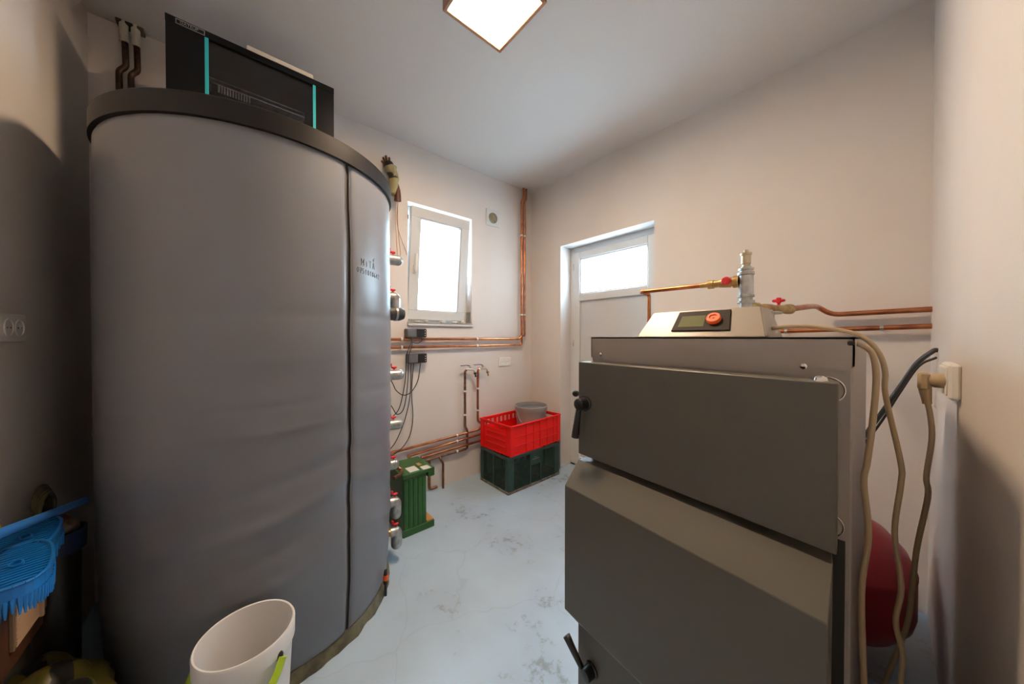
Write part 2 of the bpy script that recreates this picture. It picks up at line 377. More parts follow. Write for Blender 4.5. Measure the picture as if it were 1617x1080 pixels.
# ------------------------------------------------------------------ ceiling lamp
LX0, LX1, LYA, LYB = 1.152, 1.482, -1.672, -1.342
t = thing('ceiling_lamp', 'square lit ceiling lamp with a brown wooden frame', 'lamp', ((LX0 + LX1) / 2, (LYA + LYB) / 2, 2.80))
b = NB(); w = 0.016
for (x0, x1, ya, yb) in ((LX0, LX1, LYA, LYA + w), (LX0, LX1, LYB - w, LYB), (LX0, LX0 + w, LYA + w, LYB - w), (LX1 - w, LX1, LYA + w, LYB - w)): box(b, x0, x1, ya, yb, 2.735, 2.80, 0.0015)
obj('frame', b, M['lampframe'], t)
obj('diffuser', box(NB(), LX0 + w, LX1 - w, LYA + w, LYB - w, 2.742, 2.79, 0), M['lamp'], t)

# ------------------------------------------------------------------ buffer tank
TC = Vector((0.552, -2.250, 0))
def trad(z):
    if z < 0.5: return 0.498 + 0.022 * math.sin((z / 0.5) * PI / 2)
    return 0.520 + 0.005 * math.sin((z - 0.5) / 1.46 * PI)
SEAM = math.radians(24.7)
def wrinkle(th, z):
    d = (th - SEAM)                    # angle away from the zip, negative towards the camera-left side
    a = 0.0
    env = math.exp(-((z - 0.75) / 0.55) ** 2)
    zz = z + 0.16 * math.exp(-abs(d) * 1.6) * -1.0      # folds rise towards the zip
    n = noise.noise(Vector((th * 1.1, zz * 7.5, 3.1)))
    n2 = noise.noise(Vector((th * 2.1 + 9, zz * 15 + 4, 7.7)))
    a += (0.0030 * n + 0.0012 * n2) * (0.3 + env)
    for (zc, amp, wd, sl) in ((1.04, -0.006, 0.014, 0.03), (0.80, -0.010, 0.030, 0.10), (0.70, 0.010, 0.028, 0.16), (0.60, -0.007, 0.024, 0.18), (0.50, 0.007, 0.020, 0.20), (0.95, 0.004, 0.012, 0.02), (1.36, -0.003, 0.02, 0.02), (1.20, 0.003, 0.015, 0.02)):
        dz = z - (zc - sl * (1.1 * (1 - math.exp(-abs(d) * 1.2))))
        a += amp * math.exp(-(dz / wd) ** 2) * (0.5 + 0.5 * noise.noise(Vector((th * 1.7, zc * 9, 1)))) * 0.85
    a += -0.010 * math.exp(-(d / 0.028) ** 2)        # pinch at the zip
    return a
def zipx(z): return 0.0028 * math.sin(z * 9) + 0.0016 * math.sin(z * 23 + 1)
tank = thing('buffer_tank', 'tall grey padded vinyl cylindrical water tank with dark lid and zip', 'tank', (TC.x, TC.y, 0))
Z0, Z1 = 0.035, 1.986
def jacket(th0, th1, n, name):
    bm = NB(); nz = 170; G = []
    for i in range(n + 1):
        th = th0 + (th1 - th0) * i / n; col = []
        for k in range(nz + 1):
            z = Z0 + (Z1 - Z0) * k / nz
            tt = th + zipx(z) * 2 * math.exp(-abs(th - SEAM) * 20)
            edge = min(1.0, (z - Z0) / 0.02, (Z1 - z) / 0.02); r = trad(z) + wrinkle(th, z) - 0.010 * (1 - edge)
            col.append(bm.verts.new((TC.x + r * math.cos(tt), TC.y + r * math.sin(tt), z)))
        G.append(col)
    for i in range(n):
        for k in range(nz): bm.faces.new((G[i][k], G[i + 1][k], G[i + 1][k + 1], G[i][k + 1]))
    o = obj(name, bm, M['jacket'], tank, smooth=True)
    s = o.modifiers.new('thick', 'SOLIDIFY'); s.thickness = 0.012; s.offset = -1 if False else 1
    s.thickness = -0.012
    return o
gap = 0.0155
jacket(SEAM + gap, SEAM + math.radians(118), 90, 'jacket_panel')
jacket(SEAM - math.radians(241), SEAM - gap, 260, 'jacket_panel')
def onjacket(th, z, dr=0.0):
    tt = th + zipx(z) * 2 * math.exp(-abs(th - SEAM) * 20); r = trad(z) + wrinkle(th, z) + dr
    return Vector((TC.x + r * math.cos(tt), TC.y + r * math.sin(tt), z))
b = NB(); prev = None
for k in range(121):
    z = 0.04 + (1.982 - 0.04) * k / 120
    pr = [b.verts.new(onjacket(SEAM - 0.019, z, -0.004)), b.verts.new(onjacket(SEAM + 0.019, z, -0.004))]
    if prev: b.faces.new((prev[0], prev[1], pr[1], pr[0]))
    prev = pr
zo = obj('zip', b, M['zip'], tank)
for s in (-1, 1):
    b = NB(); tube(b, [onjacket(SEAM + s * 0.0185, 0.045 + 1.935 * k / 120, 0.0005) for k in range(121)], 0.0022, 8); obj('zip_edge', b, M['zip_edge'], zo, smooth=True)
b = NB(); lathe(b, (TC.x, TC.y, 0), (0, 0, 1), [(1.974, 0.514), (1.974, 0.530), (2.042, 0.530), (2.047, 0.526), (2.049, 0.5), (2.049, 0.02)], 120); obj('lid', b, M['lid'], tank, smooth=True)
b = NB(); lathe(b, (TC.x, TC.y, 0), (0, 0, 1), [(0.0, 0.478), (0.05, 0.478), (1.975, 0.478)], 64); obj('shell', b, M['lid'], tank, smooth=True)
b = NB(); n = 150; prev = None; first = None
for i in range(n):
    th = 2 * PI * i / n; q = 0.006 * noise.noise(Vector((th * 9, 0, 5)))
    prof = [(0.484, 0.050), (0.499 + q, 0.040 + q * 1.5), (0.508 + q, 0.018), (0.516 + 2 * q, 0.0008)]
    cur = [b.verts.new((TC.x + r * math.cos(th), TC.y + r * math.sin(th), z)) for r, z in prof]
    if prev:
        for k in range(3): b.faces.new((prev[k], cur[k], cur[k + 1], prev[k + 1]))
    else: first = cur
    prev = cur
for k in range(3): b.faces.new((prev[k], first[k], first[k + 1], prev[k + 1]))
obj('bottom_skirt', b, M['olive'], tank, smooth=True, label='crinkled olive film around the foot')
# marker writing on the narrow panel
G_ = {'M': [[(0, 0), (0, 1), (.5, .35), (1, 1), (1, 0)]], 'I': [[(.5, 0), (.5, .75)]], 'T': [[(0, 1), (1, 1)], [(.5, 1), (.5, 0)]],
      'A': [[(0, 0), (.5, 1), (1, 0)], [(.2, .4), (.8, .4)], [(.25, 1.5), (.5, 1.2), (.95, 1.75)]],
      '0': [[(.5, 0), (.05, .3), (.05, .75), (.5, 1), (.95, .7), (.95, .3), (.5, 0)]], '7': [[(0, 1), (1, 1), (.5, 0)], [(.2, .5), (1, .5)]],
      '5': [[(.95, 1), (.15, 1), (.1, .55), (.7, .6), (.95, .3), (.6, 0), (.05, .05)]], '1': [[(.2, .7), (.6, 1), (.6, 0)]],
      '8': [[(.5, .5), (.1, .75), (.5, 1), (.9, .75), (.5, .5), (.05, .25), (.5, 0), (.95, .25), (.5, .5)]],
      '6': [[(.8, 1), (.2, .6), (.05, .25), (.5, 0), (.9, .25), (.5, .5), (.1, .3)]], '4': [[(.7, 0), (.7, 1), (.05, .35), (1, .35)]],
      '2': [[(.05, .8), (.5, 1), (.9, .7), (.05, 0), (1, 0)]]}
b = NB()
def write(s, th, z, w, h, sp, slope):
    for ch in s:
        if ch != ' ':
            for st in G_[ch]:
                tube(b, [onjacket(th + (x * w), z + y * h, 0.0008) for x, y in st], 0.0008, 5)
        th += w + sp; z += slope
write('MITA', math.radians(31.3), 1.578, 0.028, 0.029, 0.017, -0.001)
write('0751018642', math.radians(28.6), 1.545, 0.017, 0.021, 0.0125, -0.0008)
obj('marker_writing', b, M['ink'], tank)
# short insulated ports with valves on the side facing the window wall, each with its own red handle
def port(ang, z, kind, lab, length=0.075):
    a = math.radians(ang); dirv = Vector((math.cos(a), math.sin(a), 0)); c = TC + Vector((0, 0, z)); s = c + dirv * 0.48; e = c + dirv * (0.515 + length * 0.6)
    t = thing('tank_valve', lab, 'valve', s, 'valves up the side of the tank')
    bb = NB(); tube(bb, [s, e], 0.019, 16); lathe(bb, c + dirv * 0.525, dirv, [(0, 0.026), (0.014, 0.026)], 6); obj('pipe_stub', bb, M['brass'], t, smooth=True)
    if kind == 'elbow_down': pth = fillet([e - dirv * .02, e + dirv * 0.012, e + dirv * 0.012 - Vector((0, 0, 0.07))], 0.03)
    elif kind == 'ball': pth = [e - dirv * 0.03, e + dirv * 0.022]
    else: pth = fillet([e - dirv * .02, e + dirv * 0.01, e + dirv * 0.01 + Vector((0.0, 0, 0.05))], 0.025)
    bb = NB(); tube(bb, pth, 0.030, 18)
    ball(bb, pth[-1], 0.030)
    obj('insulated_elbow', bb, M['steel'], t, smooth=True)
    bb = NB(); q = c + dirv * 0.555 + Vector((0, 0, 0.024)); tube(bb, [q, q + Vector((0, 0, 0.022))], 0.006, 8)
    box(bb, q.x - 0.008, q.x + 0.008, q.y - 0.016, q.y + 0.014, q.z + 0.012, q.z + 0.024, 0.004); box(bb, q.x - 0.008, q.x + 0.008, q.y - 0.026, q.y - 0.014, q.z + 0.022, q.z + 0.042, 0.003)
    obj('handle', bb, M['red'], t)
    return t
port(84, 1.715, 'ball', 'highest steel valve on the tank side, under the hanging tan wires')
port(84, 1.50, 'elbow_down', 'second steel valve from the top of the tank, beside the window sash', 0.07)
port(82, 1.055, 'ball', 'silver valve with red handle below the two grey controllers')
port(84, 0.765, 'ball', 'silver valve with tall red handle just above the lower copper pipes', 0.07)
port(84, 0.535, 'ball', 'brass valve beside the top of the green metal box', 0.03)
port(80, 0.335, 'elbow_down', 'silver elbow valve beside the middle of the green metal box', 0.05)
port(78, 0.175, 'elbow_down', 'lowest silver elbow valve, beside the foot of the green metal box', 0.05)
# dark pump body under second valve
t = thing('circulation_pump', 'dark round pump body hanging under the second tank valve', 'pump', (0.625, -1.655, 1.40))
b = NB(); lathe(b, (0.615, -1.725, 1.405), (0, 1, 0), [(0, 0.038), (0.06, 0.04), (0.085, 0.030), (0.09, 0.01)], 20); obj('housing', b, M['plastic_dark'], t, smooth=True)
b = NB(); lathe(b, (0.615, -1.693, 1.405), (0, 1, 0), [(0, 0.042), (0.012, 0.042)], 20); obj('collar', b, M['steel'], t, smooth=True)
t = thing('drain_cap', 'small orange and black cap at the foot of the tank', 'cap', (0.835, -1.79, 0.0))
b = NB(); lathe(b, (0.868, -1.835, 0.0), (0, 0, 1), [(0, 0.006), (0.06, 0.007), (0.06, 0.011), (0.078, 0.011)], 14); obj('stem', b, M['black'], t, smooth=True)
b = NB(); lathe(b, (0.868, -1.835, 0.078), (0, 0, 1), [(0, 0.012), (0.025, 0.012)], 14); obj('ring', b, M['orange'], t, smooth=True)
b = NB(); lathe(b, (0.868, -1.835, 0.103), (0, 0, 1), [(0, 0.010), (0.022, 0.007)], 14); obj('tip', b, M['black'], t, smooth=True)

# ------------------------------------------------------------------ network cabinet on the tank
CF, CB, CY0, CY1, CZ0, CZ1 = 0.57, 0.13, -2.592, -1.988, 2.049, 2.572
t = thing('network_cabinet', 'black steel network cabinet with glass door and cyan strips on the tank lid', 'cabinet', ((CF + CB) / 2, -2.31, CZ0))
b = NB()
box(b, CB, CF - 0.02, CY0, CY0 + 0.012, CZ0, CZ1 - 0.002, 0.001); box(b, CB, CF - 0.02, CY1 - 0.012, CY1, CZ0, CZ1 - 0.002, 0.001)
box(b, CB, CF - 0.02, CY0, CY1, CZ1 - 0.014, CZ1, 0.001); box(b, CB, CF - 0.02, CY0, CY1, CZ0, CZ0 + 0.012, 0.001); box(b, CB, CB + 0.01, CY0, CY1, CZ0, CZ1, 0)
obj('case', b, M['rack'], t)
b = NB(); fr_ = 0.030; sw = 0.115
box(b, CF - 0.019, CF, CY0, CY1, CZ1 - fr_, CZ1, 0.002); box(b, CF - 0.019, CF, CY0, CY1, CZ0, CZ0 + fr_, 0.002)
box(b, CF - 0.019, CF - 0.002, CY0 + 0.001, CY0 + sw, CZ0 + fr_, CZ1 - fr_, 0); box(b, CF - 0.019, CF - 0.002, CY1 - 0.085, CY1 - 0.001, CZ0 + fr_, CZ1 - fr_, 0)
door = obj('door', b, M['rack'], t)
obj('pane', box(NB(), CF - 0.012, CF - 0.008, CY0 + sw, CY1 - 0.085, CZ0 + fr_, CZ1 - fr_), M['smoked'], door)
for yy in (CY0 + sw, CY1 - 0.095): obj('cyan_strip', box(NB(), CF - 0.006, CF + 0.001, yy, yy + 0.012, CZ0 + fr_, CZ1 - fr_), M['cyan'], door, label='bright cyan strip')
b = NB(); rect_frame(b, CY0 + 0.030, CY0 + 0.116, CZ1 - 0.026, CZ1 - 0.006, 0.0022, CF, CF + 0.0015, 0); obj('nameplate_border', b, M['steel'], door)
b = text_bm('DATEUP', 0.0145, Matrix.Translation((CF + 0.001, CY0 + 0.042, CZ1 - 0.021)) @ Matrix.Rotation(PI / 2, 4, 'Z') @ Matrix.Rotation(PI / 2, 4, 'X')); obj('lettering', b, M['chrome'], door)
b = NB(); lathe(b, (CF, CY1 - 0.034, CZ0 + 0.25), (1, 0, 0), [(0, 0.011), (0.006, 0.011), (0.008, 0.008)], 16); lathe(b, (CF, CY1 - 0.012, CZ0 + 0.22), (1, 0, 0), [(0, 0.007), (0.02, 0.007)], 12); box(b, CF + 0.006, CF + 0.009, CY1 - 0.026, CY1 - 0.016, CZ0 + 0.16, CZ0 + 0.21); obj('lock', b, M['chrome'], door, smooth=True)
b = NB()
for (zz, ya, yb) in ((2.46, -2.47, -2.10), (2.44, -2.47, -2.10), (2.31, -2.45, -2.12)): box(b, 0.36, 0.44, ya, yb, zz - 0.005, zz, 0)
for k in range(12): box(b, 0.42, 0.445, -2.44 + k * 0.010, -2.434 + k * 0.010, 2.40, 2.435)
for k in range(9): box(b, 0.42, 0.445, -2.25 + k * 0.010, -2.244 + k * 0.010, 2.36, 2.39)
obj('rack_rail', b, M['steel'], t)
b = NB(); box(b, 0.16, 0.43, -2.50, -2.07, 2.10, 2.20, 0.003); tube(b, smoothpath([(0.44, -2.19, 2.40), (0.46, -2.17, 2.32), (0.45, -2.15, 2.2)]), 0.006, 8); obj('patch_panel', b, M['smoke'], t)
tag(obj('paper_stack', box(NB(), 0.40, 0.565, -2.34, -2.08, 2.5725, 2.597, 0.004), M['paper']), 'white papers lying on top of the black network cabinet', 'paper')
b = NB(); ball(b, (0.80, -2.00, 2.064), 0.016, 0.013, 0.018, 8, 6); tag(obj('paper_ball', b, M['paper']), 'small crumpled white paper on the tank lid right of the cabinet', 'paper')

# ------------------------------------------------------------------ boiler
BX0, BX1, BY0, BY1 = 1.817, 2.417, -1.478, -0.70
boiler = thing('solid_fuel_boiler', 'large dark grey solid fuel boiler with two doors and control panel', 'boiler', ((BX0 + BX1) / 2, (BY0 + BY1) / 2, 0))
b = NB(); box(b, BX0, BX1, BY0, BY1, 0.04, 1.268, 0.003); box(b, BX0 + .03, BX1 - .03, BY0 + .03, BY1 - .03, 0, 0.045); obj('body', b, M['boiler_body'], boiler)
# lid: chamfered skirt front and sides
b = NB()
f0 = BY0 - 0.003
prism(b, [(BX0 - .002, 1.27), (BX1 + .002, 1.27), (BX1 + .002, 1.213), (BX1 - .012, 1.203), (BX1 - .062, 1.203), (BX1 - .074, 1.190), (BX0 + .06, 1.190), (BX0 + .05, 1.203), (BX0 - .002, 1.203)], lambda x, z: (x, f0, z), lambda x, z: (x, BY0 + 0.01, z))
for (xa_, xb_) in ((BX1 - .001, BX1 + .002), (BX0 - .002, BX0 + .001)):
    prism(b, [(f0, 1.27), (BY1, 1.27), (BY1, 1.235), (BY0 + 0.30, 1.235), (BY0 + 0.12, 1.235), (f0, 1.213)], lambda y, z, q=xa_: (q, y, z), lambda y, z, q=xb_: (q, y, z))
box(b, BX0 - .002, BX1 + .002, f0, BY1, 1.266, 1.2705, 0)
lid = obj('top_cover', b, M['boiler_body'], boiler)
for (x, z) in ((1.853, 1.215), (2.346, 1.209)):
    b = NB(); lathe(b, (x, f0, z), (0, -1, 0), [(0, 0.006), (0.003, 0.006), (0.005, 0.003)], 12); obj('screw', b, M['chrome'], lid, smooth=True)
th = math.radians(-5.45)
BXv = Vector((math.cos(th), math.sin(th), 0)); BYv = Vector((-math.sin(th), math.cos(th), 0)); BA = Vector((1.8217, -1.4849, 0))
BM = Matrix.Translation(BA) @ Matrix.Rotation(th, 4, 'Z')
def bl(u, v, z): return BA + BXv * u + BYv * v + Vector((0, 0, z))
# upper door panel
b = NB(); prism(b, [(-0.003, -0.062), (0.592, -0.062), (0.586, -0.018), (-0.003, -0.018)], lambda u, v: bl(u, v, 0.894), lambda u, v: bl(u, v, 1.191)); bmesh.ops.bevel(b, geom=b.edges[:], offset=0.002, segments=1, affect='EDGES')
ud = obj('upper_door', b, M['boiler_door'], boiler)
b = NB(); lathe(b, bl(0.566, -0.045, 1.190), (0, 0, 1), [(0, 0.013), (0.003, 0.013), (0.003, 0.010), (0.008, 0.009), (0.011, 0.005)], 18); obj('hinge_bolt', b, M['chrome'], ud, smooth=True)
def handle(parent, base, down, lever_r=(0.008, 0.0125)):
    bb = NB(); lathe(bb, base, -BYv, [(0, 0.024), (0.004, 0.024), (0.006, 0.0195), (0.030, 0.019), (0.034, 0.017), (0.036, 0.008)], 22)
    hb = obj('door_handle', bb, M['black'], parent, smooth=True)
    bb = NB(); tube(bb, down, [lever_r[0] + (lever_r[1] - lever_r[0]) * i / (len(down) - 1) for i in range(len(down))], 14); 
    merge_into(hb, bb)
def merge_into(o, bb):
    bmesh.ops.translate(bb, verts=bb.verts, vec=-(wloc(o)))
    b0 = bmesh.new(); b0.from_mesh(o.data); 
    for f in bb.faces: f.smooth = True
    merge(b0, bb); bmesh.ops.recalc_face_normals(b0, faces=b0.faces); b0.to_mesh(o.data); b0.free()
hc = bl(0.027, -0.062, 1.061)
p0 = bl(0.022, -0.086, 1.052); p1 = bl(0.012, -0.092, 0.955)
handle(ud, hc, [p0 + (p1 - p0) * k / 6 for k in range(7)] )
# middle cover box with bevels top and bottom
b = NB()
prof = [(-0.020, 0.876), (-0.064, 0.876), (-0.130, 0.811), (-0.130, 0.426), (-0.064, 0.343), (-0.020, 0.343)]
prism(b, prof, lambda v, z: bl(0.004 if v < -0.1 else -0.001, v, z), lambda v, z: bl(0.594 if v < -0.1 else (0.588 if v < -0.05 else 0.579), v, z))
bmesh.ops.bevel(b, geom=b.edges[:], offset=0.0015, segments=1, affect='EDGES')
mc = obj('middle_cover', b, M['boiler_door'], boiler)
b = NB(); prism(b, [(-0.020, 0.341), (-0.062, 0.341), (-0.062, 0.10), (-0.020, 0.10)], lambda v, z: bl(-0.001, v, z), lambda v, z: bl(0.588, v, z))
ld = obj('lower_door', b, M['boiler_door'], boiler)
q0 = bl(0.045, -0.095, 0.245); q1 = bl(-0.055, -0.098, 0.285)
hc = bl(0.055, -0.062, 0.235)
q0 = bl(0.040, -0.088, 0.240); q1 = bl(-0.022, -0.095, 0.302)
handle(ld, hc, [q0 + (q1 - q0) * k / 6 for k in range(7)])
# flat dark strip painting a recess's shade, and hinge washers on the body front
obj('recess_shade_strip', box(NB(), 2.366, 2.409, BY0 - 0.0015, BY0 + 0.002, 0.10, 0.868), M['slot_shade'], boiler)
for z in (1.165, 0.895):
    b = NB(); lathe(b, (2.3825, BY0 - 0.002, z), (0, -1, 0), [(0, 0.0245), (0.004, 0.0245), (0.004, 0.022), (0.0042, 0.001)], 30); obj('hinge_washer', b, M['chrome'] if False else M['boiler_body'], boiler, smooth=True)
    b = NB(); tube(b, [(2.3825 + 0.0245 * math.cos(a * PI / 20), BY0 - 0.006, z + 0.0245 * math.sin(a * PI / 20)) for a in range(-11, 12)], 0.0018, 6); obj('washer_rim', b, M['chrome'], boiler, smooth=True)
b = NB(); lathe(b, (2.386, BY0 - 0.001, 0.62), (0, -1, 0), [(0, 0.005), (0.003, 0.004)], 12); obj('screw', b, M['chrome'], boiler, smooth=True)
# damper knob at the left side
b = NB(); tube(b, [(BX0 + 0.002, -1.455, 1.066), (BX0 - 0.072, -1.463, 1.069)], 0.004, 8); ball(b, (BX0 - 0.079, -1.464, 1.069), 0.0125, None, None, 16, 10); obj('damper_knob', b, M['black'], boiler, smooth=True)
# control housing
# control housing: sloping face, lower edge at v=0, upper edge set back and inset
A0 = Vector((1.934, -1.400, 1.2705)); A1 = Vector((2.268, -1.400, 1.2705)); A2 = Vector((2.244, -1.335, 1.352)); A3 = Vector((1.958, -1.335, 1.350))
back = Vector((0, 0.20, 0))
b = NB()
vs = [b.verts.new(p) for p in (A0, A1, A2, A3)]; vb = [b.verts.new(p) for p in (A0 + back, A1 + back, A2 + Vector((0, .10, 0)), A3 + Vector((0, .10, 0)))]
b.faces.new(vs); b.faces.new(vb[::-1])
for i in range(4): b.faces.new((vs[i], vb[i], vb[(i + 1) % 4], vs[(i + 1) % 4]))
bmesh.ops.bevel(b, geom=b.edges[:], offset=0.0025, segments=2, affect='EDGES')
ch = obj('control_housing', b, M['boiler_top'], boiler)
def face(u, v, d=0.0):     # bilinear point on the sloping face, d outwards
    lo = A0.lerp(A1, u); hi = A3.lerp(A2, u); n_ = (A1 - A0).cross(A3 - A0).normalized()
    return lo.lerp(hi, v) + n_ * d
def facebox(bm, u0, u1, v0, v1, d0, d1):
    P = [(u0, v0), (u1, v0), (u1, v1), (u0, v1)]
    prism(bm, P, lambda u, v: face(u, v, d0), lambda u, v: face(u, v, d1))
    return bm
b = facebox(NB(), 0.300, 0.770, 0.20, 0.93, -0.001, 0.0045); bmesh.ops.bevel(b, geom=b.edges[:], offset=0.0015, segments=1, affect='EDGES'); obj('bezel', b, M['bezel'], ch)
obj('screen', facebox(NB(), 0.350, 0.565, 0.33, 0.74, 0.0040, 0.0052), M['lcd'], ch)
b = NB(); nn = (A1 - A0).cross(A3 - A0).normalized(); cc = face(0.640, 0.58, 0.004)
lathe(b, cc, nn, [(0, 0.0185), (0.009, 0.0180), (0.011, 0.0165), (0.011, 0.010), (0.0085, 0.009), (0.0085, 0.004), (0.010, 0.003)], 30); obj('dial', b, M['orange'], ch, smooth=True)

# riser with air vent and copper pipe, on the boiler top
ry = -1.15; rx = 2.168
t = thing('safety_riser', 'steel riser with tee and brass air vent standing on the boiler top', 'pipe', (rx, ry, 1.27))
b = NB(); lathe(b, (rx, ry, 1.2705), (0, 0, 1), [(0, 0.026), (0.012, 0.026), (0.012, 0.0175), (0.108, 0.0175), (0.108, 0.0235), (0.116, 0.0235), (0.117, 0.0175), (0.126, 0.0175), (0.127, 0.0225), (0.134, 0.0225), (0.135, 0.0195), (0.196, 0.0195), (0.198, 0.0225), (0.206, 0.0225), (0.207, 0.0165), (0.212, 0.0165), (0.213, 0.0205), (0.219, 0.0205), (0.221, 0.014), (0.224, 0.014)], 24); obj('riser', b, M['steel'], t, smooth=True)
b = NB(); lathe(b, (rx, ry, 1.492), (0, 0, 1), [(0, 0.011), (0.010, 0.011), (0.012, 0.013), (0.038, 0.013), (0.040, 0.0155), (0.046, 0.0155), (0.047, 0.006), (0.056, 0.006)], 18); obj('air_vent', b, M['brass_pale'], t, smooth=True)
b = NB(); lathe(b, (rx - 0.018, ry, 1.45), (-1, 0, 0), [(0, 0.019), (0.016, 0.019), (0.016, 0.0135), (0.024, 0.0135), (0.024, 0.0165), (0.055, 0.014), (0.056, 0.012), (0.072, 0.012), (0.073, 0.0145), (0.090, 0.0145), (0.090, 0.009), (0.115, 0.009)], 18); bv = obj('ball_valve', b, M['brass'], t, smooth=True)
b = NB(); lathe(b, (rx - 0.046, ry - 0.012, 1.452), (0, -1, 0), [(0, 0.005), (0.014, 0.005), (0.014, 0.0135), (0.024, 0.0135), (0.026, 0.011)], 18); obj('handle', b, M['red'], bv, smooth=True)
b = NB(); tube(b, fillet([(rx - 0.125, ry, 1.450), (1.815, ry, 1.4515), (1.815, ry + 0.075, 1.451), (1.815, ry + 0.075, 1.268)], 0.016), 0.0075, 14)
tube(b, [(1.83, ry, 1.4515), (1.822, ry, 1.4515)], 0.0088, 12); obj('copper_pipe', b, M['copper'], t, smooth=True)
# the end of that pipe runs down the back-left of the boiler
t = thing('return_pipe', 'copper pipe with red valve handle running to the right wall, upper of two', 'pipe', (2.16, -0.72, 1.27))
b = NB(); lathe(b, (2.145, -0.80, 1.27), (0, 0, 1), [(0, 0.030), (0.05, 0.030), (0.052, 0.026), (0.085, 0.026)], 20); 
lathe(b, (2.16, -0.80, 1.352), (1, 0.0, 0), [(0, 0.020), (0.012, 0.026), (0.016, 0.018)], 18); obj('outlet', b, M['steel'], t, smooth=True)
b = NB(); lathe(b, (2.110, -0.80, 1.385), (0.45, 1, 0.02), [(0, 0.026), (0.02, 0.026), (0.02, 0.016), (0.05, 0.016), (0.055, 0.020), (0.10, 0.020), (0.105, 0.0165), (0.18, 0.0175), (0.19, 0.021), (0.215, 0.021), (0.22, 0.014)], 18); bv = obj('ball_valve', b, M['brass'], t, smooth=True)
b = NB(); box(b, 2.160, 2.176, -0.668, -0.652, 1.412, 1.436, 0.003); box(b, 2.146, 2.190, -0.666, -0.654, 1.417, 1.429, 0.004); tube(b, [(2.168, -0.66, 1.39), (2.168, -0.66, 1.415)], 0.005, 8); obj('handle', b, M['red'], bv)
b = NB(); lathe(b, (2.165, -0.75, 1.362), (0, 0, 1), [(0, 0.03), (0.006, 0.032), (0.012, 0.02)], 18); obj('gauge', b, M['steel'], t, smooth=True)
b = NB(); tube(b, fillet([(2.195, -0.61, 1.389), (2.225, -0.44, 1.406), (2.225, -0.20, 1.424), (2.232, -0.09, 1.428), (2.280, -0.05, 1.386), (2.597, -0.05, 1.394)], 0.035), 0.0125, 14); obj('copper_pipe', b, M['copper'], t, smooth=True)
t = thing('supply_pipe', 'lower straight copper pipe running along the back wall into the right wall', 'pipe', (2.3, -0.05, 1.29))
b = NB(); tube(b, [(1.97, -0.05, 1.300), (2.597, -0.05, 1.319)], 0.0125, 14); obj('copper_pipe', b, M['copper'], t, smooth=True)
for x in (2.10, 2.45):
    b = NB(); lathe(b, (x - 0.006, -0.05, 1.300 + (x - 1.98) * 0.0308), (1, 0, 0), [(0, 0.0145), (0.012, 0.0145)], 14); box(b, x - 0.004, x + 0.004, -0.05, -0.0005, 1.296 + (x - 1.98) * 0.03, 1.304 + (x - 1.98) * 0.03); obj('clip', b, M['steel'], t)

# cables beside the boiler
def cable(name, pts, r, m, label, cat='cable', base=None, seg=10, smoothn=6):
    b = NB(); tube(b, smoothpath(pts, smoothn), r, seg); o = obj(name, b, m, None, smooth=True, base=base or pts[0]); tag(o, label, cat); return o
cable('power_cable', [(2.412, -1.405, 1.259), (2.428, -1.41, 1.252), (2.441, -1.41, 1.235), (2.446, -1.41, 1.187), (2.442, -1.41, 1.10), (2.435, -1.41, 1.014), (2.431, -1.41, .971), (2.438, -1.41, .867), (2.4295, -1.41, .746), (2.434, -1.41, .55), (2.44, -1.40, .25), (2.445, -1.39, 0.006)], 0.0052, M['cable'], 'beige cable hanging from the grommet at the boiler corner, nearest the boiler')
cable('power_cable', [(2.20, -1.19, 1.276), (2.254, -1.30, 1.292), (2.318, -1.30, 1.298), (2.374, -1.30, 1.290), (2.419, -1.30, 1.274), (2.447, -1.30, 1.239), (2.458, -1.30, 1.194), (2.459, -1.30, 1.142), (2.481, -1.30, 1.002), (2.482, -1.30, .956), (2.474, -1.30, .845), (2.484, -1.30, .734), (2.477, -1.30, .652), (2.487, -1.30, .586), (2.485, -1.30, .50), (2.49, -1.28, .25), (2.50, -1.25, 0.006)], 0.0048, M['cable'], 'beige cable arching over the boiler top and hanging down the middle')
b = NB(); box(b, 2.409, 2.4195, -1.4835, -1.476, 1.254, 1.263, 0.002); obj('cable_grommet', b, M['black'], boiler)
# right wall socket with plug
t = thing('wall_socket', 'beige wall socket holding the angled plug, on the right wall', 'socket', (RX, -0.80, 1.14))
b = NB(); box(b, RX - 0.022, RX, -0.885, -0.715, 1.095, 1.195, 0.006); obj('socket_body', b, M['plastic_white'], t)
b = NB(); box(b, RX - 0.027, RX - 0.020, -0.870, -0.730, 1.105, 1.185, 0.003); obj('face_plate', b, M['plastic_white'], t)
t = thing('plug', 'beige angled plug in the right wall socket with its cable hanging down', 'plug', (2.565, -0.85, 1.14))
b = NB(); lathe(b, (2.570, -0.85, 1.145), (-1, 0, 0), [(0, 0.021), (0.018, 0.021), (0.028, 0.016)], 18); box(b, 2.522, 2.545, -0.868, -0.834, 1.115, 1.168, 0.006)
tube(b, [(2.535, -0.85, 1.13), (2.540, -0.86, 1.075)], [0.014, 0.009], 12); obj('plug_body', b, M['cable'], t, smooth=True)
b = NB(); tube(b, smoothpath([(2.539, -0.86, 1.09), (2.545, -0.88, 1.04), (2.545, -0.92, 0.985), (2.535, -.95, .887), (2.538, -.95, .833), (2.520, -.95, .676), (2.508, -.95, .481), (2.490, -.95, .377), (2.466, -.95, .255), (2.45, -.97, .12), (2.44, -1.0, .007)]), 0.006, 10); obj('cord', b, M['cable'], t, smooth=True)
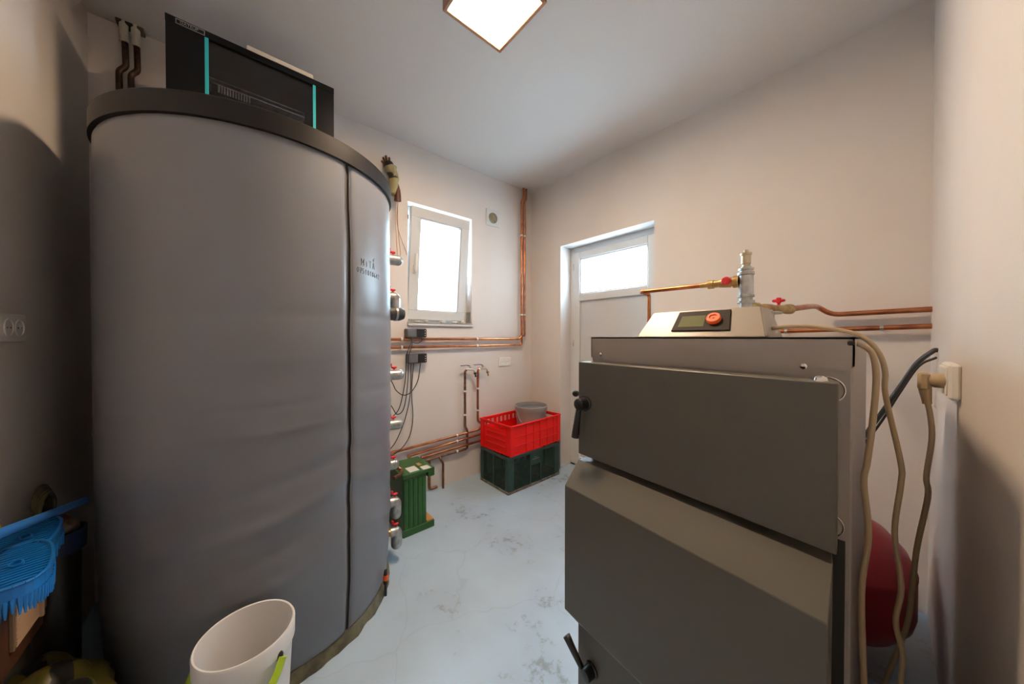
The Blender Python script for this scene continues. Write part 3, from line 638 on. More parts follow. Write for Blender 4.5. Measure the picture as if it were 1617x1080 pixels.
cable('black_cable', [(2.596, -0.30, 1.218), (2.585, -.30, 1.216), (2.545, -.30, 1.164), (2.507, -.30, 1.075), (2.451, -.30, .941), (2.408, -.30, .844), (2.35, -.31, .72)], 0.0085, M['cable_black'], 'thick black cable sloping from the right wall behind the boiler')
cable('black_cable', [(2.596, -0.27, 1.19), (2.55, -.27, 1.15), (2.50, -.27, 1.03), (2.455, -.27, .91), (2.410, -.27, .81), (2.35, -.28, .70)], 0.0045, M['cable_black'], 'thin black cable under the thick one, behind the boiler')

# red expansion vessel in the corner
t = thing('expansion_vessel', 'red domed expansion vessel on the floor behind the boiler', 'tank', (2.305, -0.42, 0))
b = NB(); lathe(b, (2.305, -0.42, 0), (0, 0, 1), [(0.05, 0.02), (0.06, 0.12), (0.10, 0.20), (0.16, 0.237), (0.20, 0.245), (0.34, 0.245), (0.345, 0.2465), (0.355, 0.2465), (0.36, 0.243), (0.42, 0.222), (0.48, 0.172), (0.52, 0.10), (0.535, 0.02)], 56); obj('vessel', b, M['tank_red'], t, smooth=True)
b = NB(); lathe(b, (2.305, -0.42, 0.53), (0, 0, 1), [(0, 0.02), (0.02, 0.02), (0.02, 0.012), (0.05, 0.012)], 16); obj('valve_cap', b, M['steel'], t, smooth=True)
for k in range(3):
    a = k * 2.094 + 0.5; b = NB(); box(b, -0.015, 0.015, -0.003, 0.003, 0, 0.2, 0, Matrix.Translation((2.305 + 0.23 * math.cos(a), -0.42 + 0.23 * math.sin(a), 0)) @ Matrix.Rotation(a + PI / 2, 4, 'Z')); obj('leg', b, M['tank_red'], t)

# ------------------------------------------------------------------ copper pipes on the window wall
def pipe_thing(label, pts, r, m, clips=(), rad=0.03, name='copper_pipe', extra=None):
    t = thing(name, label, 'pipe', pts[0]); b = NB(); tube(b, fillet(pts, rad), r, 14)
    obj('tube', b, m, t, smooth=True)
    for (c, ax) in clips:
        b = NB(); c = Vector(c); A = Vector(ax); lathe(b, c - A * 0.007, A, [(0, r + 0.004), (0.014, r + 0.004)], 14); box(b, 0.0005, c.x, c.y - 0.006, c.y + 0.006, c.z - 0.006, c.z + 0.006); obj('clip', b, M['plastic_white'], t)
    return t
Yx = (0, 1, 0); Zx = (0, 0, 1)
px_ = 0.035
pipe_thing('left of the two tall copper pipes in the corner, turning along below', [(px_, -0.140, 2.80), (px_, -0.140, 2.70), (px_, -0.166, 2.66), (px_, -0.166, 1.192), (px_, -1.85, 1.192)], 0.011, M['copper'], [((px_, -0.166, 2.31), Zx), ((px_, -0.166, 1.50), Zx), ((px_, -0.72, 1.192), Yx), ((px_, -1.42, 1.192), Yx)])
pipe_thing('right of the two tall copper pipes in the corner, turning along above', [(px_ + .002, -0.105, 2.80), (px_ + .002, -0.105, 2.70), (px_ + .002, -0.128, 2.655), (px_ + .002, -0.128, 1.285), (px_ + .026, -0.20, 1.285), (px_ + .026, -0.215, 1.254), (px_, -0.24, 1.254), (px_, -1.85, 1.254)], 0.011, M['copper'], [((px_ + .002, -0.128, 2.31), Zx), ((px_ + .002, -0.128, 1.50), Zx), ((px_, -0.72, 1.254), Yx), ((px_, -1.42, 1.254), Yx)], 0.02)
lx = 0.03
pipe_thing('topmost of the low copper pipes along the window wall', [(lx, -1.80, 0.375), (lx, -1.48, 0.395), (lx, -0.70, 0.418), (lx, -0.668, 0.440), (lx, -0.668, 0.470), (lx, -0.708, 0.50), (lx, -0.708, 0.965), (lx + .03, -0.708, 0.985)], 0.0105, M['copper'], [((lx, -0.93, 0.411), Yx), ((lx, -0.708, 0.60), Zx), ((lx, -0.708, 0.80), Zx)], 0.02)
pipe_thing('second of the low copper pipes, elbowed behind the green box', [(lx + .10, -1.375, 0.335), (lx, -1.375, 0.335), (lx, -0.668, 0.375), (lx, -0.668, 0.312), (lx, -1.20, 0.299), (lx, -1.26, 0.298)], 0.0105, M['copper'], [((lx, -0.93, 0.360), Yx)], 0.02)
pipe_thing('copper pipe rising to the left garden tap', [(lx, -1.30, 0.262), (lx, -1.10, 0.268), (lx, -0.822, 0.272), (lx, -0.822, 0.44), (lx, -0.846, 0.47), (lx, -0.846, 0.965), (lx + .03, -0.846, 0.985)], 0.0105, M['copper_dark'], [((lx, -0.93, 0.271), Yx), ((lx, -0.846, 0.58), Zx), ((lx, -0.846, 0.79), Zx)], 0.02)
pipe_thing('copper pipe dropping into the floor right of the green box', [(lx, -1.10, 0.268), (lx + .02, -1.10, 0.250), (lx + .02, -1.075, 0.215), (lx + .02, -1.075, 0.0)], 0.010, M['copper_dark'], (), 0.02)
pipe_thing('short copper pipe dropping to the floor behind the green box', [(lx, -1.19, 0.262), (lx, -1.19, 0.02), (lx, -1.12, 0.02)], 0.0105, M['copper_dark'], (), 0.02)
pipe_thing('copper pipe sloping from the tank onto the green box', [(0.38, -1.72, 0.60), (0.43, -1.60, 0.425), (0.435, -1.575, 0.4155), (0.50, -1.615, 0.4155), (0.56, -1.68, 0.43)], 0.0105, M['copper_dark'], (), 0.012)
# taps
def garden_tap(y, z, lab, endm):
    t = thing('garden_tap', lab, 'tap', (0.045, y, z))
    b = NB(); tube(b, [(0.045, y - 0.01, z), (0.075, y + 0.05, z)], 0.0105, 12); lathe(b, (0.064, y + 0.032, z), (0, 0, 1), [(0, 0.010), (0.02, 0.008), (0.030, 0.006)], 12)
    tube(b, fillet([(0.070, y + 0.045, z), (0.085, y + 0.062, z - 0.004), (0.088, y + 0.068, z - 0.030)], 0.012), 0.0085, 12); obj('spout', b, M['steel'], t, smooth=True)
    b = NB(); tube(b, [(0.064, y + 0.032, z + 0.028), (0.062, y + 0.005, z + 0.036)], 0.004, 8); box(b, 0.054, 0.070, y - 0.065, y + 0.006, z + 0.034, z + 0.039, 0.002); obj('lever', b, M['navy'], t)
    b = NB(); lathe(b, (0.088, y + 0.068, z - 0.028), (0.1, 0.15, -1), [(0, 0.013), (0.015, 0.013), (0.016, 0.008), (0.042, 0.007)], 12); obj('hose_connector', b, endm, t, smooth=True)
garden_tap(-0.846, 0.985, 'left garden tap, with black hose connector', M['black'])
garden_tap(-0.708, 0.985, 'right garden tap, with brass hose connector', M['brass'])

# controllers with their cables
def controller(y0, y1, z0, z1, lab):
    t = thing('pump_controller', lab, 'controller', (0.0, (y0 + y1) / 2, z0)); xw = 0.0
    b = NB(); box(b, xw, 0.062, y0, y1, z0, z1, 0.010, None, 3); obj('housing', b, M['ctrl'], t)
    b = NB(); box(b, 0.0615, 0.0655, y0 + 0.078, y1 - 0.004, z0 + 0.004, z1 - 0.004, 0.0015); dp = obj('display', b, M['black'], t)
    for k in range(3):
        b = NB(); lathe(b, (0.0655, y1 - 0.016, z0 + 0.017 + k * 0.018), (1, 0, 0), [(0, 0.0035), (0.001, 0.0035)], 10); obj('button', b, M['plastic_white'], dp)
M['ctrl'] = mat('mid_grey_plastic', (0.11, 0.11, 0.115), 0.45)
controller(-1.388, -1.224, 1.268, 1.338, 'upper grey pump controller with black display, just under the window')
controller(-1.378, -1.222, 1.065, 1.142, 'lower grey pump controller with black display, under the copper pipes')
def wp(y, z, x=0.03): return (x, y, z)
cb = 'thin black cables from the controllers'
def wire(pts, lab, r=0.0035, m=None):
    cable('controller_cable', pts, r, m or M['cable_black'], lab, 'cable', None, 8)
wire([(0.04, -1.348, 1.068), (0.04, -1.354, 0.835), (0.05, -1.399, 0.646), (0.06, -1.477, 0.483), (0.06, -1.56, 0.40)], 'leftmost black cable under the lower controller, curving left at its foot')
wire([(0.04, -1.327, 1.067), (0.04, -1.343, 0.834), (0.04, -1.334, 0.633), (0.05, -1.369, 0.492), (0.06, -1.453, 0.406), (0.06, -1.57, 0.37)], 'second black cable under the lower controller, bulging right')
wire([(0.04, -1.269, 1.064), (0.05, -1.295, 0.931), (0.06, -1.352, 0.848), (0.06, -1.413, 0.825), (0.06, -1.471, 0.866), (0.06, -1.50, 0.926), (0.06, -1.55, 1.02), (0.06, -1.62, 1.10)], 'rightmost black cable, slung in a deep loop to the tank')
wire([(0.062, -1.352, 1.267), (0.064, -1.363, 1.208), (0.075, -1.398, 1.127), (0.08, -1.411, 0.944), (0.08, -1.45, 0.756), (0.08, -1.494, 0.691), (0.08, -1.56, 0.66), (0.08, -1.64, 0.68)], 'black cable from the upper controller, hanging in the shorter curve')
wire([(0.062, -1.341, 1.267), (0.066, -1.354, 1.193), (0.085, -1.385, 1.112), (0.095, -1.40, 0.895), (0.095, -1.43, 0.731), (0.095, -1.479, 0.695), (0.095, -1.516, 0.752), (0.095, -1.57, 0.85), (0.095, -1.64, 0.95)], 'black cable from the upper controller, turning up again to the tank')
wire([(0.062, -1.27, 1.268), (0.065, -1.27, 1.24), (0.065, -1.31, 1.222), (0.065, -1.35, 1.235)], 'small black cable loop hanging between the two copper pipes', 0.003)
# tan wires and foam bundle at the top of the wall
t = thing('pipe_bundle', 'foam-wrapped bundle of pipe ends high on the wall beside the tank', 'pipe', (0.0, -1.50, 2.45))
b = NB(); tube(b, smoothpath([(0.03, -1.515, 2.56), (0.06, -1.505, 2.50), (0.07, -1.49, 2.44)]), [0.045] * 0 or 0.038, 14); obj('black_wrap', b, M['cable_black'], t, smooth=True)
b = NB(); p = smoothpath([(0.055, -1.508, 2.53), (0.07, -1.495, 2.46), (0.07, -1.49, 2.38), (0.07, -1.50, 2.33)]); tube(b, p, [0.044 - 0.018 * i / (len(p) - 1) for i in range(len(p))], 16)
for v in b.verts: v.co += Vector([0.006 * noise.noise(v.co * 30 + Vector((i * 7, 0, 0))) for i in range(3)])
obj('foam_sleeve', b, M['foam'], t, smooth=True)
for (dy, dz) in ((-0.03, 0.07), (-0.01, 0.09), (0.015, 0.085), (0.03, 0.05), (-0.04, 0.04)):
    b = NB(); tube(b, [(0.03, -1.512 + dy * 0.5, 2.55), (0.0, -1.512 + dy, 2.545 + dz)], 0.008, 10); obj('pipe_end', b, M['copper_dark'], t, smooth=True)
b = NB(); p = smoothpath([(0.075, -1.475, 2.42), (0.08, -1.465, 2.36), (0.075, -1.462, 2.29)]); tube(b, p, [0.016 + 0.010 * i / (len(p) - 1) for i in range(len(p))], 12); obj('tape_end', b, M['brown'], t, smooth=True)
cable('tan_wire', [(0.07, -1.47, 2.30), (0.09, -1.485, 2.15), (0.20, -1.52, 1.98), (0.42, -1.60, 1.80), (0.56, -1.66, 1.74)], 0.003, M['tan_wire'], 'tan wire running down from the bundle to the highest valve, left', 'wire', None, 8)
cable('tan_wire', [(0.075, -1.46, 2.30), (0.09, -1.47, 2.15), (0.22, -1.51, 1.96), (0.45, -1.59, 1.80), (0.58, -1.65, 1.74)], 0.003, M['tan_wire'], 'tan wire running down from the bundle to the highest valve, right', 'wire', None, 8)
cable('tan_wire', [(0.07, -1.455, 2.30), (0.05, -1.460, 2.18), (0.035, -1.44, 2.08), (0.02, -1.395, 1.98), (0.005, -1.366, 1.93), (-0.02, -1.356, 1.90)], 0.0025, M['tan_wire'], 'tan wire curving from the bundle to the window reveal', 'wire', None, 8)
# foam-topped pipes in the far left corner
for (y, lab) in ((-2.790, 'left of two dark foam-topped pipes entering the ceiling above the tank'), (-2.752, 'right of two dark foam-topped pipes entering the ceiling above the tank')):
    t = thing('riser_pipe', lab, 'pipe', (0.04, y, 2.0))
    b = NB(); tube(b, fillet([(0.04, y - 0.014, 1.6), (0.04, y - 0.014, 2.555), (0.04, y + 0.008, 2.585), (0.04, y + 0.004, 2.80)], 0.014), 0.0115, 14); obj('tube', b, M['pipe_brown'], t, smooth=True)
    b = NB(); p = [(0.04, y + 0.004, 2.70), (0.042, y + 0.003, 2.74), (0.04, y + 0.002, 2.80)]; tube(b, smoothpath(p), 0.0155, 12)
    for v in b.verts: v.co += Vector([0.004 * noise.noise(v.co * 45 + Vector((i * 7, 0, 0))) for i in range(3)])
    obj('foam_sleeve', b, M['foam_white'], t, smooth=True)
    b = NB(); box(b, 0.0, 0.055, y - 0.022, y + 0.030, 2.785, 2.80, 0.003); obj('ceiling_collar', b, M['hose'], t)

# vent, sockets
t = thing('air_vent', 'small square white wall vent right of the window', 'vent', (0, -0.515, 2.41))
b = NB(); box(b, 0, 0.010, -0.593, -0.437, 2.332, 2.488, 0.003)
plate = obj('plate', b, M['wallplate'] if 'wallplate' in M else M['pvc'], t)
b = NB(); lathe(b, (0.010, -0.515, 2.41), (1, 0, 0), [(0, 0.050), (0.004, 0.050), (0.004, 0.046)], 32); obj('duct_ring', b, M['rag'], t)
for k in range(-4, 5):
    zz = 2.41 + k * 0.0105; hw = math.sqrt(max(0.047 ** 2 - (k * 0.0105) ** 2, 0)); obj('louvre', box(NB(), 0.013, 0.017, -0.515 - hw, -0.515 + hw, zz - 0.0022, zz + 0.0022), M['foam'], t)
def duplex(t, org, ax, out, w, h, n=2):
    """double socket plate: org bottom-left corner, ax along the wall, out away from it"""
    def B(name, u0, u1, z0, z1, d0, d1, m, par, bev=0.002):
        a = org + ax * u0 + out * d0; c = org + ax * u1 + out * d1
        return obj(name, box(NB(), min(a.x, c.x), max(a.x, c.x), min(a.y, c.y), max(a.y, c.y), org.z + z0, org.z + z1, bev), m, par)
    pl_ = B('plate', 0, w, 0, h, 0, 0.010, M['plastic_white'], t, 0.003)
    for k in range(n):
        cu = w * (0.5 + (k - (n - 1) / 2) * 0.42); c = org + ax * cu + out * 0.010 + Vector((0, 0, h / 2))
        b = NB(); lathe(b, c, out, [(0, 0.027), (0.003, 0.027), (0.003, 0.023), (0.0012, 0.022)], 24); rg = obj('socket_well', b, M['plastic_white'], t, smooth=True)
        b = NB()
        for s in (-1, 1): lathe(b, c + ax * s * 0.0095 + out * 0.001, out, [(0, 0.0028), (0.001, 0.0028)], 10)
        obj('pin_hole', b, M['black'], rg)
t = thing('wall_socket', 'white double wall socket on the window wall above the crates', 'socket', (0, -0.37, 1.03)); duplex(t, Vector((0, -0.443, 0.985)), Vector((0, 1, 0)), Vector((1, 0, 0)), 0.150, 0.085)
t = thing('wall_socket', 'white double wall socket on the shaded left wall beside the tank', 'socket', (0.72, LY, 1.30)); duplex(t, Vector((0.655, LY, 1.256)), Vector((1, 0, 0)), Vector((0, 1, 0)), 0.150, 0.085)

# ------------------------------------------------------------------ crates and grey bucket
def crate_posts(bm_list, hx, hy, h, w): pass
t = thing('green_crate', 'dark green slatted plastic crate on the floor, under the red crate', 'crate', (0.313, -0.433, 0))
gx, gy, gh = 0.190, 0.307, 0.300
def L(name, bm, m, par=None, smooth=False): return obj(name, bm, m, par or t, local=True, smooth=smooth)
b = NB(); box(b, -gx, gx, -gy, gy, 0.006, 0.016); L('base', b, M['green_crate'])
b = NB()
for s in (-1, 1): box(b, -gx - .004, gx + .004, s * gy - 0.006, s * gy + 0.006, 0, 0.022, 0.004); box(b, s * gx - 0.006, s * gx + 0.006, -gy, gy, 0, 0.022, 0.004)
L('bottom_rim', b, M['dirt'])
b = NB()
for s in (-1, 1): box(b, -gx, gx, s * gy - 0.007, s * gy + 0.007, gh - 0.022, gh, 0.003); box(b, s * gx - 0.007, s * gx + 0.007, -gy, gy, gh - 0.022, gh, 0.003)
L('top_rim', b, M['green_crate'])
for sx in (-1, 1):
    for sy in (-1, 1):
        b = NB(); x, y = sx * gx, sy * gy
        prism(b, [(x, y), (x - sx * 0.042, y), (x - sx * 0.042, y - sy * 0.006), (x - sx * 0.012, y - sy * 0.012), (x - sx * 0.006, y - sy * 0.062), (x, y - sy * 0.062)], lambda a, c: (a, c, 0.02), lambda a, c: (a, c, gh - 0.02)); L('corner_post', b, M['green_crate'])
for s in (-1, 1):
    for yy in (-0.062, 0.062):
        b = NB(); box(b, s * gx - 0.004, s * gx + 0.004, yy - 0.006, yy + 0.006, 0.02, gh - 0.02); L('upright', b, M['green_crate'])
    b = NB(); box(b, s * gy * 0 - 0.008, 0.008, s * gy - 0.004, s * gy + 0.004, 0.02, gh - 0.02); L('upright', b, M['green_crate'])
    b = NB(); box(b, s * gx - 0.003, s * gx + 0.003, -0.056, 0.056, 0.175, gh - 0.02); pn = L('plain_panel', b, M['green_crate'])
    b = NB(); box(b, s * (gx + 0.003), s * (gx + 0.0045), -0.040, 0.040, 0.222, 0.226); box(b, s * (gx + 0.003), s * (gx + 0.0045), -0.02, 0.02, 0.236, 0.239); L('light_lettering', b, M['steel'], pn)
def lattice(u0, u1, z0, z1, fn, stp=0.017, w=0.0016):
    bm = NB(); zh = z1 - z0; L_ = u1 - u0; k = -zh
    while k < L_:
        for sg in (1, -1):
            a = k; pts = []
            s0 = max(0, -a) if sg == 1 else max(0, -a); s1 = min(zh, L_ - a)
            if s1 > s0 + 0.004:
                ua, ub = u0 + a + s0, u0 + a + s1; za, zb = (z0 + s0, z0 + s1) if sg == 1 else (z1 - s0, z1 - s1)
                d = w; P = [(ua - d, za, -1), (ua + d, za, -1), (ub + d, zb, -1), (ub - d, zb, -1)]
                vs0 = [bm.verts.new(fn(u, z, -0.0015)) for u, z, _ in P]; vs1 = [bm.verts.new(fn(u, z, 0.0015)) for u, z, _ in P]
                bm.faces.new(vs0); bm.faces.new(vs1[::-1])
                for i in range(4): bm.faces.new((vs0[i], vs0[(i + 1) % 4], vs1[(i + 1) % 4], vs1[i]))
        k += stp
    return bm
for s in (-1, 1):
    for (a, c) in ((-gy + .06, -0.066), (-0.056, 0.056), (0.066, gy - .06)):
        zt = gh - 0.02 if abs(a) > 0.06 or abs(c) > 0.06 else 0.175
        L('lattice_panel', lattice(a, c, 0.02, zt, lambda u, z, d, q=s: (q * (gx - 0.001) + d, u, z)), M['green_crate'])
    for (a, c) in ((-gx + .04, -0.008), (0.008, gx - .04)):
        L('lattice_panel', lattice(a, c, 0.02, gh - 0.02, lambda u, z, d, q=s: (u, q * (gy - 0.001) + d, z)), M['green_crate'])
b = NB(); nn_ = 14; Gd = [[None] * (nn_ + 1) for _ in range(nn_ + 1)]
for i in range(nn_ + 1):
    for j in range(nn_ + 1):
        x = -gx + .012 + (2 * gx - .024) * i / nn_; y = -gy + .012 + (2 * gy - .024) * j / nn_
        z = 0.030 + 0.05 * abs(noise.noise(Vector((x * 9, y * 9, 2)))) + 0.03 * abs(noise.noise(Vector((x * 30, y * 30, 5)))); Gd[i][j] = b.verts.new((x, y, z))
for i in range(nn_):
    for j in range(nn_): b.faces.new((Gd[i][j], Gd[i + 1][j], Gd[i + 1][j + 1], Gd[i][j + 1]))
rb = obj('rubble', b, M['dirt']); rb.location = (0.313, -0.433, 0); rb['kind'] = 'stuff'; tag(rb, 'grey rubble and dust lying inside the green crate', 'rubble')

t = thing('red_crate', 'bright red plastic crate stacked on the green crate', 'crate', (0.291, -0.404, 0.300), None, math.radians(2.5))
hx, hy, hh = 0.200, 0.320, 0.250
b = NB(); box(b, -hx + .01, hx - .01, -hy + .01, hy - .01, 0.0, 0.008); L('base', b, M['red_crate'])
b = NB(); e = 0.012
for s in (-1, 1): box(b, -hx - .003, hx + .003, s * hy - e / 2, s * hy + e / 2, hh - 0.014, hh, 0.003); box(b, s * hx - e / 2, s * hx + e / 2, -hy, hy, hh - 0.014, hh, 0.003)
L('top_rim', b, M['red_crate'])
for sx in (-1, 1):
    for sy in (-1, 1):
        b = NB(); x, y = sx * hx, sy * hy
        prism(b, [(x, y), (x - sx * 0.045, y), (x - sx * 0.045, y - sy * 0.008), (x - sx * 0.010, y - sy * 0.010), (x - sx * 0.008, y - sy * 0.045), (x, y - sy * 0.045)], lambda a, c: (a, c, 0), lambda a, c: (a, c, hh - 0.012)); L('corner_post', b, M['red_crate'])
for s in (-1, 1):
    # long sides: recessed wall, four uprights, two ledges, slots near the top inside
    b = NB(); box(b, s * (hx - 0.008) - 0.0015, s * (hx - 0.008) + 0.0015, -hy + .01, hy - .01, 0.0, hh - 0.072)
    if s > 0: box(b, s * (hx - 0.008) - 0.0015, s * (hx - 0.008) + 0.0015, -hy + .01, hy - .01, hh - 0.072, hh - 0.012)
    for k in (range(-5, 6) if s < 0 else ()):
        yy = k * 0.052; box(b, s * (hx - 0.008) - 0.0015, s * (hx - 0.008) + 0.0015, yy - 0.010, yy + 0.010, hh - 0.072, hh - 0.012)
        for q in (-1, 1): box(b, s * (hx - 0.008) - 0.0012, s * (hx - 0.008) + 0.0012, yy + q * 0.017 - 0.0022, yy + q * 0.017 + 0.0022, hh - 0.072, hh - 0.012)
    box(b, s * (hx - 0.008) - 0.0015, s * (hx - 0.008) + 0.0015, -hy + .01, hy - .01, hh - 0.025, hh - 0.012)
    side = L('side_wall', b, M['red_crate'])
    for yy in (-0.135, -0.045, 0.045, 0.135, 0.225): L('upright', box(NB(), s * (hx - 0.007), s * (hx - 0.0005), yy - 0.004 if yy != 0.045 else yy - 0.010, yy + 0.004, 0.0, hh - 0.012), M['red_crate'])
    for zz in (0.075, 0.150): L('ledge', box(NB(), s * (hx - 0.007), s * (hx + 0.001), -hy + 0.05, hy - 0.05, zz - 0.002, zz + 0.002), M['red_crate'])
    L('ledge', box(NB(), s * (hx - 0.007), s * (hx + 0.001), -hy + 0.04, hy - 0.04, 0.0, 0.006), M['red_crate'])
    b = NB(); box(b, -hx + .01, hx - .01, s * (hy - 0.008) - 0.0015, s * (hy - 0.008) + 0.0015, 0.0, hh - 0.055); box(b, -hx + .01, hx - .01, s * (hy - 0.008) - 0.0015, s * (hy - 0.008) + 0.0015, hh - 0.028, hh - 0.012); L('end_wall', b, M['red_crate'])
    for zz in (0.062, 0.112, 0.160): L('ledge', box(NB(), -hx + 0.075, hx - 0.06, s * (hy - 0.007), s * (hy + 0.001), zz - 0.0025, zz + 0.0025) if s > 0 else box(NB(), -hx + 0.075, hx - 0.06, -(hy + 0.001), -(hy - 0.007), zz - 0.0025, zz + 0.0025), M['red_crate'])
    L('ledge', box(NB(), -hx + 0.04, hx - 0.04, min(s * (hy - .007), s * hy), max(s * (hy - .007), s * hy), 0.0, 0.006), M['red_crate'])
    for xx in (-hx + 0.075, hx - 0.06): L('upright', box(NB(), xx - 0.004, xx + 0.004, min(s * (hy - .007), s * (hy - .0005)), max(s * (hy - .007), s * (hy - .0005)), 0, hh - 0.012), M['red_crate'])

t = thing('grey_bucket', 'grey plastic bucket standing in the red crate', 'bucket', (0.285, -0.275, 0.3085))
b = NB(); lathe(b, (0, 0, 0), (0, 0, 1), [(0.0, 0.120), (0.28, 0.146), (0.282, 0.153), (0.318, 0.155), (0.322, 0.152), (0.322, 0.149), (0.29, 0.147)], 44, cap=False)
v0 = [v for v in b.verts if v.co.z < 1e-4]; bmesh.ops.contextual_create(b, geom=v0)
L('body', b, M['grey_bucket'], None, True)
b = NB(); lathe(b, (0, 0, 0.290), (0, 0, 1), [(0, 0.147), (0.004, 0.147)], 40); L('contents', b, M['grey_lid'])
b = NB(); tube(b, smoothpath([(-0.02, -0.156, 0.27), (0.0, -0.165, 0.25), (0.03, -0.172, 0.215), (0.06, -0.172, 0.20)]), 0.003, 8); ball(b, (-0.03, -0.157, 0.275), 0.012, 0.006, 0.012, 12, 8)
L('bail', b, M['grey_bucket'], None, True)

# ------------------------------------------------------------------ green metal box
t = thing('green_metal_box', 'narrow green painted steel unit with overhanging top beside the tank', 'box', (0.37, -1.50, 0))
x0, x1, ya, yb = 0.245, 0.490, -1.597, -1.432
b = NB(); box(b, x0, x1 - 0.004, ya + 0.004, yb - 0.004, 0.0, 0.375, 0.003)
for k in range(5): yy = ya + 0.008 + k * 0.031; box(b, x1 - 0.006, x1, yy, yy + 0.022, 0.045, 0.360, 0.003)
obj('body', b, M['green'], t)
b = NB(); box(b, x0 - 0.01, x1 + 0.008, ya - 0.004, yb + 0.050, 0.378, 0.400, 0.002); box(b, x0 - .01, x1 + .008, yb + 0.004, yb + 0.050, 0.345, 0.380, 0.002); top = obj('top_plate', b, M['green'], t)
obj('rust_line', box(NB(), x0, x1 + 0.001, ya, yb, 0.3745, 0.3785), M['ochre'], t, label='thin ochre seam under the top')
b = NB(); box(b, x0, x1 + 0.004, ya, yb + 0.050, 0.0, 0.045, 0.002); obj('foot', b, M['green'], t)
obj('foot_edge', box(NB(), x0 + .02, x1, yb, yb + 0.046, 0.0455, 0.052), M['ochre'], t, label='ochre upper face of the foot')
for (a, c, e_, f, nm) in ((0.395, 0.480, -1.545, -1.480, 'paper_label'), (0.435, 0.495, -1.460, -1.405, 'paper_label')): obj(nm, box(NB(), a, c, e_, f, 0.4005, 0.402), M['paper'], top)
obj('hand_slot', box(NB(), 0.36, 0.41, -1.455, -1.430, 0.4003, 0.4012), M['ochre'], top, label='ochre cut-out')

# ------------------------------------------------------------------ white bucket in front of the tank
t = thing('white_bucket', 'translucent white bucket with lime green handle in front of the tank', 'bucket', (1.205, -2.365, 0))
b = NB(); lathe(b, (0, 0, 0), (0, 0, 1), [(0.004, 0.02), (0.004, 0.097), (0.30, 0.113), (0.325, 0.1142), (0.328, 0.1205), (0.376, 0.1215), (0.381, 0.119), (0.380, 0.1145), (0.34, 0.111), (0.30, 0.109), (0.008, 0.093), (0.008, 0.02)], 64); L('body', b, M['white_bucket'], None, True)
b = NB(); a0 = math.radians(38)
ball(b, (0.118 * math.cos(a0), 0.118 * math.sin(a0), 0.330), 0.010, 0.010, 0.014, 12, 8); L('ear', b, M['black'], None, True)
b = NB(); pts = []
for k in range(17):
    a = a0 - math.radians(170) * k / 16; rr = 0.130 + 0.018 * math.sin(PI * k / 16); pts.append((rr * math.cos(a), rr * math.sin(a), 0.330 - 0.13 * math.sin(PI * min(k, 16) / 16) ** 0.8))
tube(b, smoothpath(pts, 3), 0.0105, 12); L('handle', b, M['lime'], None, True).__setitem__('label', 'lime green carrying handle')

# ------------------------------------------------------------------ clutter along the left wall
t = thing('wall_box', 'red-brown box on the left wall under the blue brooms', 'box', (1.15, LY, 0.56))
b = NB(); box(b, 0.870, 1.50, LY, -2.812, 0.440, 0.640, 0.004); obj('carcass', b, M['brown'], t)
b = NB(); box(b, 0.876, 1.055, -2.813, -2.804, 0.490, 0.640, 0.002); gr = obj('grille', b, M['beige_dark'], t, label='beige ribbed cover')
for k in range(26):
    zz = 0.497 + k * 0.0054; obj('rib', box(NB(), 0.932, 1.050, -2.8045, -2.8015, zz, zz + 0.0030), M['beige'], gr)
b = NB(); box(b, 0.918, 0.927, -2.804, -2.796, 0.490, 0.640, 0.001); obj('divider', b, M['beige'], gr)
def brush_head(c, rz, lab):
    t = thing('floor_broom', lab, 'broom', c); Mx = Matrix.Rotation(rz, 4, 'Z')
    b = NB(); n = 28; a_, b_ = 0.125, 0.05
    # rim
    rim = [Vector((a_ * math.copysign(abs(math.cos(q)) ** 0.7, math.cos(q)), b_ * math.copysign(abs(math.sin(q)) ** 0.8, math.sin(q)), 0.016)) for q in [2 * PI * k / n for k in range(n)]]
    for i in range(n):
        p, q = rim[i], rim[(i + 1) % n]; tube(b, [p, q], 0.0035, 6)
    vs = [b.verts.new(p + Vector((0, 0, 0))) for p in rim]; vl = [b.verts.new(p + Vector((0, 0, -0.03))) for p in rim]
    for i in range(n): b.faces.new((vs[i], vs[(i + 1) % n], vl[(i + 1) % n], vl[i]))
    b.faces.new(vl[::-1])
    bmesh.ops.transform(b, matrix=Mx, verts=b.verts); obj('head', b, M['blue'], t, local=True)
    for k in range(-8, 9):
        x = k * 0.0145; hw = b_ * math.sqrt(max(0, 1 - (abs(x) / a_) ** 2.4)) - 0.002
        if hw < 0.01: continue
        b = NB(); box(b, x - 0.0028, x + 0.0028, -hw, hw, -0.008, 0.0165); bmesh.ops.transform(b, matrix=Mx, verts=b.verts); obj('slat', b, M['blue'], t, local=True)
    b = NB(); lathe(b, (0, 0, -0.01), (0.3, 0, 1), [(0, 0.013), (0.034, 0.011), (0.034, 0.008), (0.01, 0.007)], 14); bmesh.ops.transform(b, matrix=Mx, verts=b.verts); obj('handle_socket', b, M['blue'], t, local=True, smooth=True)
    b = NB()
    for i in range(n * 2):
        q = 2 * PI * i / (n * 2); p = Vector((a_ * 0.98 * math.copysign(abs(math.cos(q)) ** 0.7, math.cos(q)), b_ * 0.98 * math.copysign(abs(math.sin(q)) ** 0.8, math.sin(q)), -0.012)); ln = 0.028 + 0.012 * random.random()
        cone(b, p, p * 1.06 + Vector((0, 0, -ln)) + Vector((0, 0, p.z * -0.06)), 0.0055, 0.0015, 6)
    bmesh.ops.transform(b, matrix=Mx, verts=b.verts); o = obj('bristles', b, M['blue'], t, local=True); o['kind'] = 'stuff'
brush_head((0.925, -2.822, 0.706), 0.10, 'blue broom head with slotted top, farther one on the brown box')
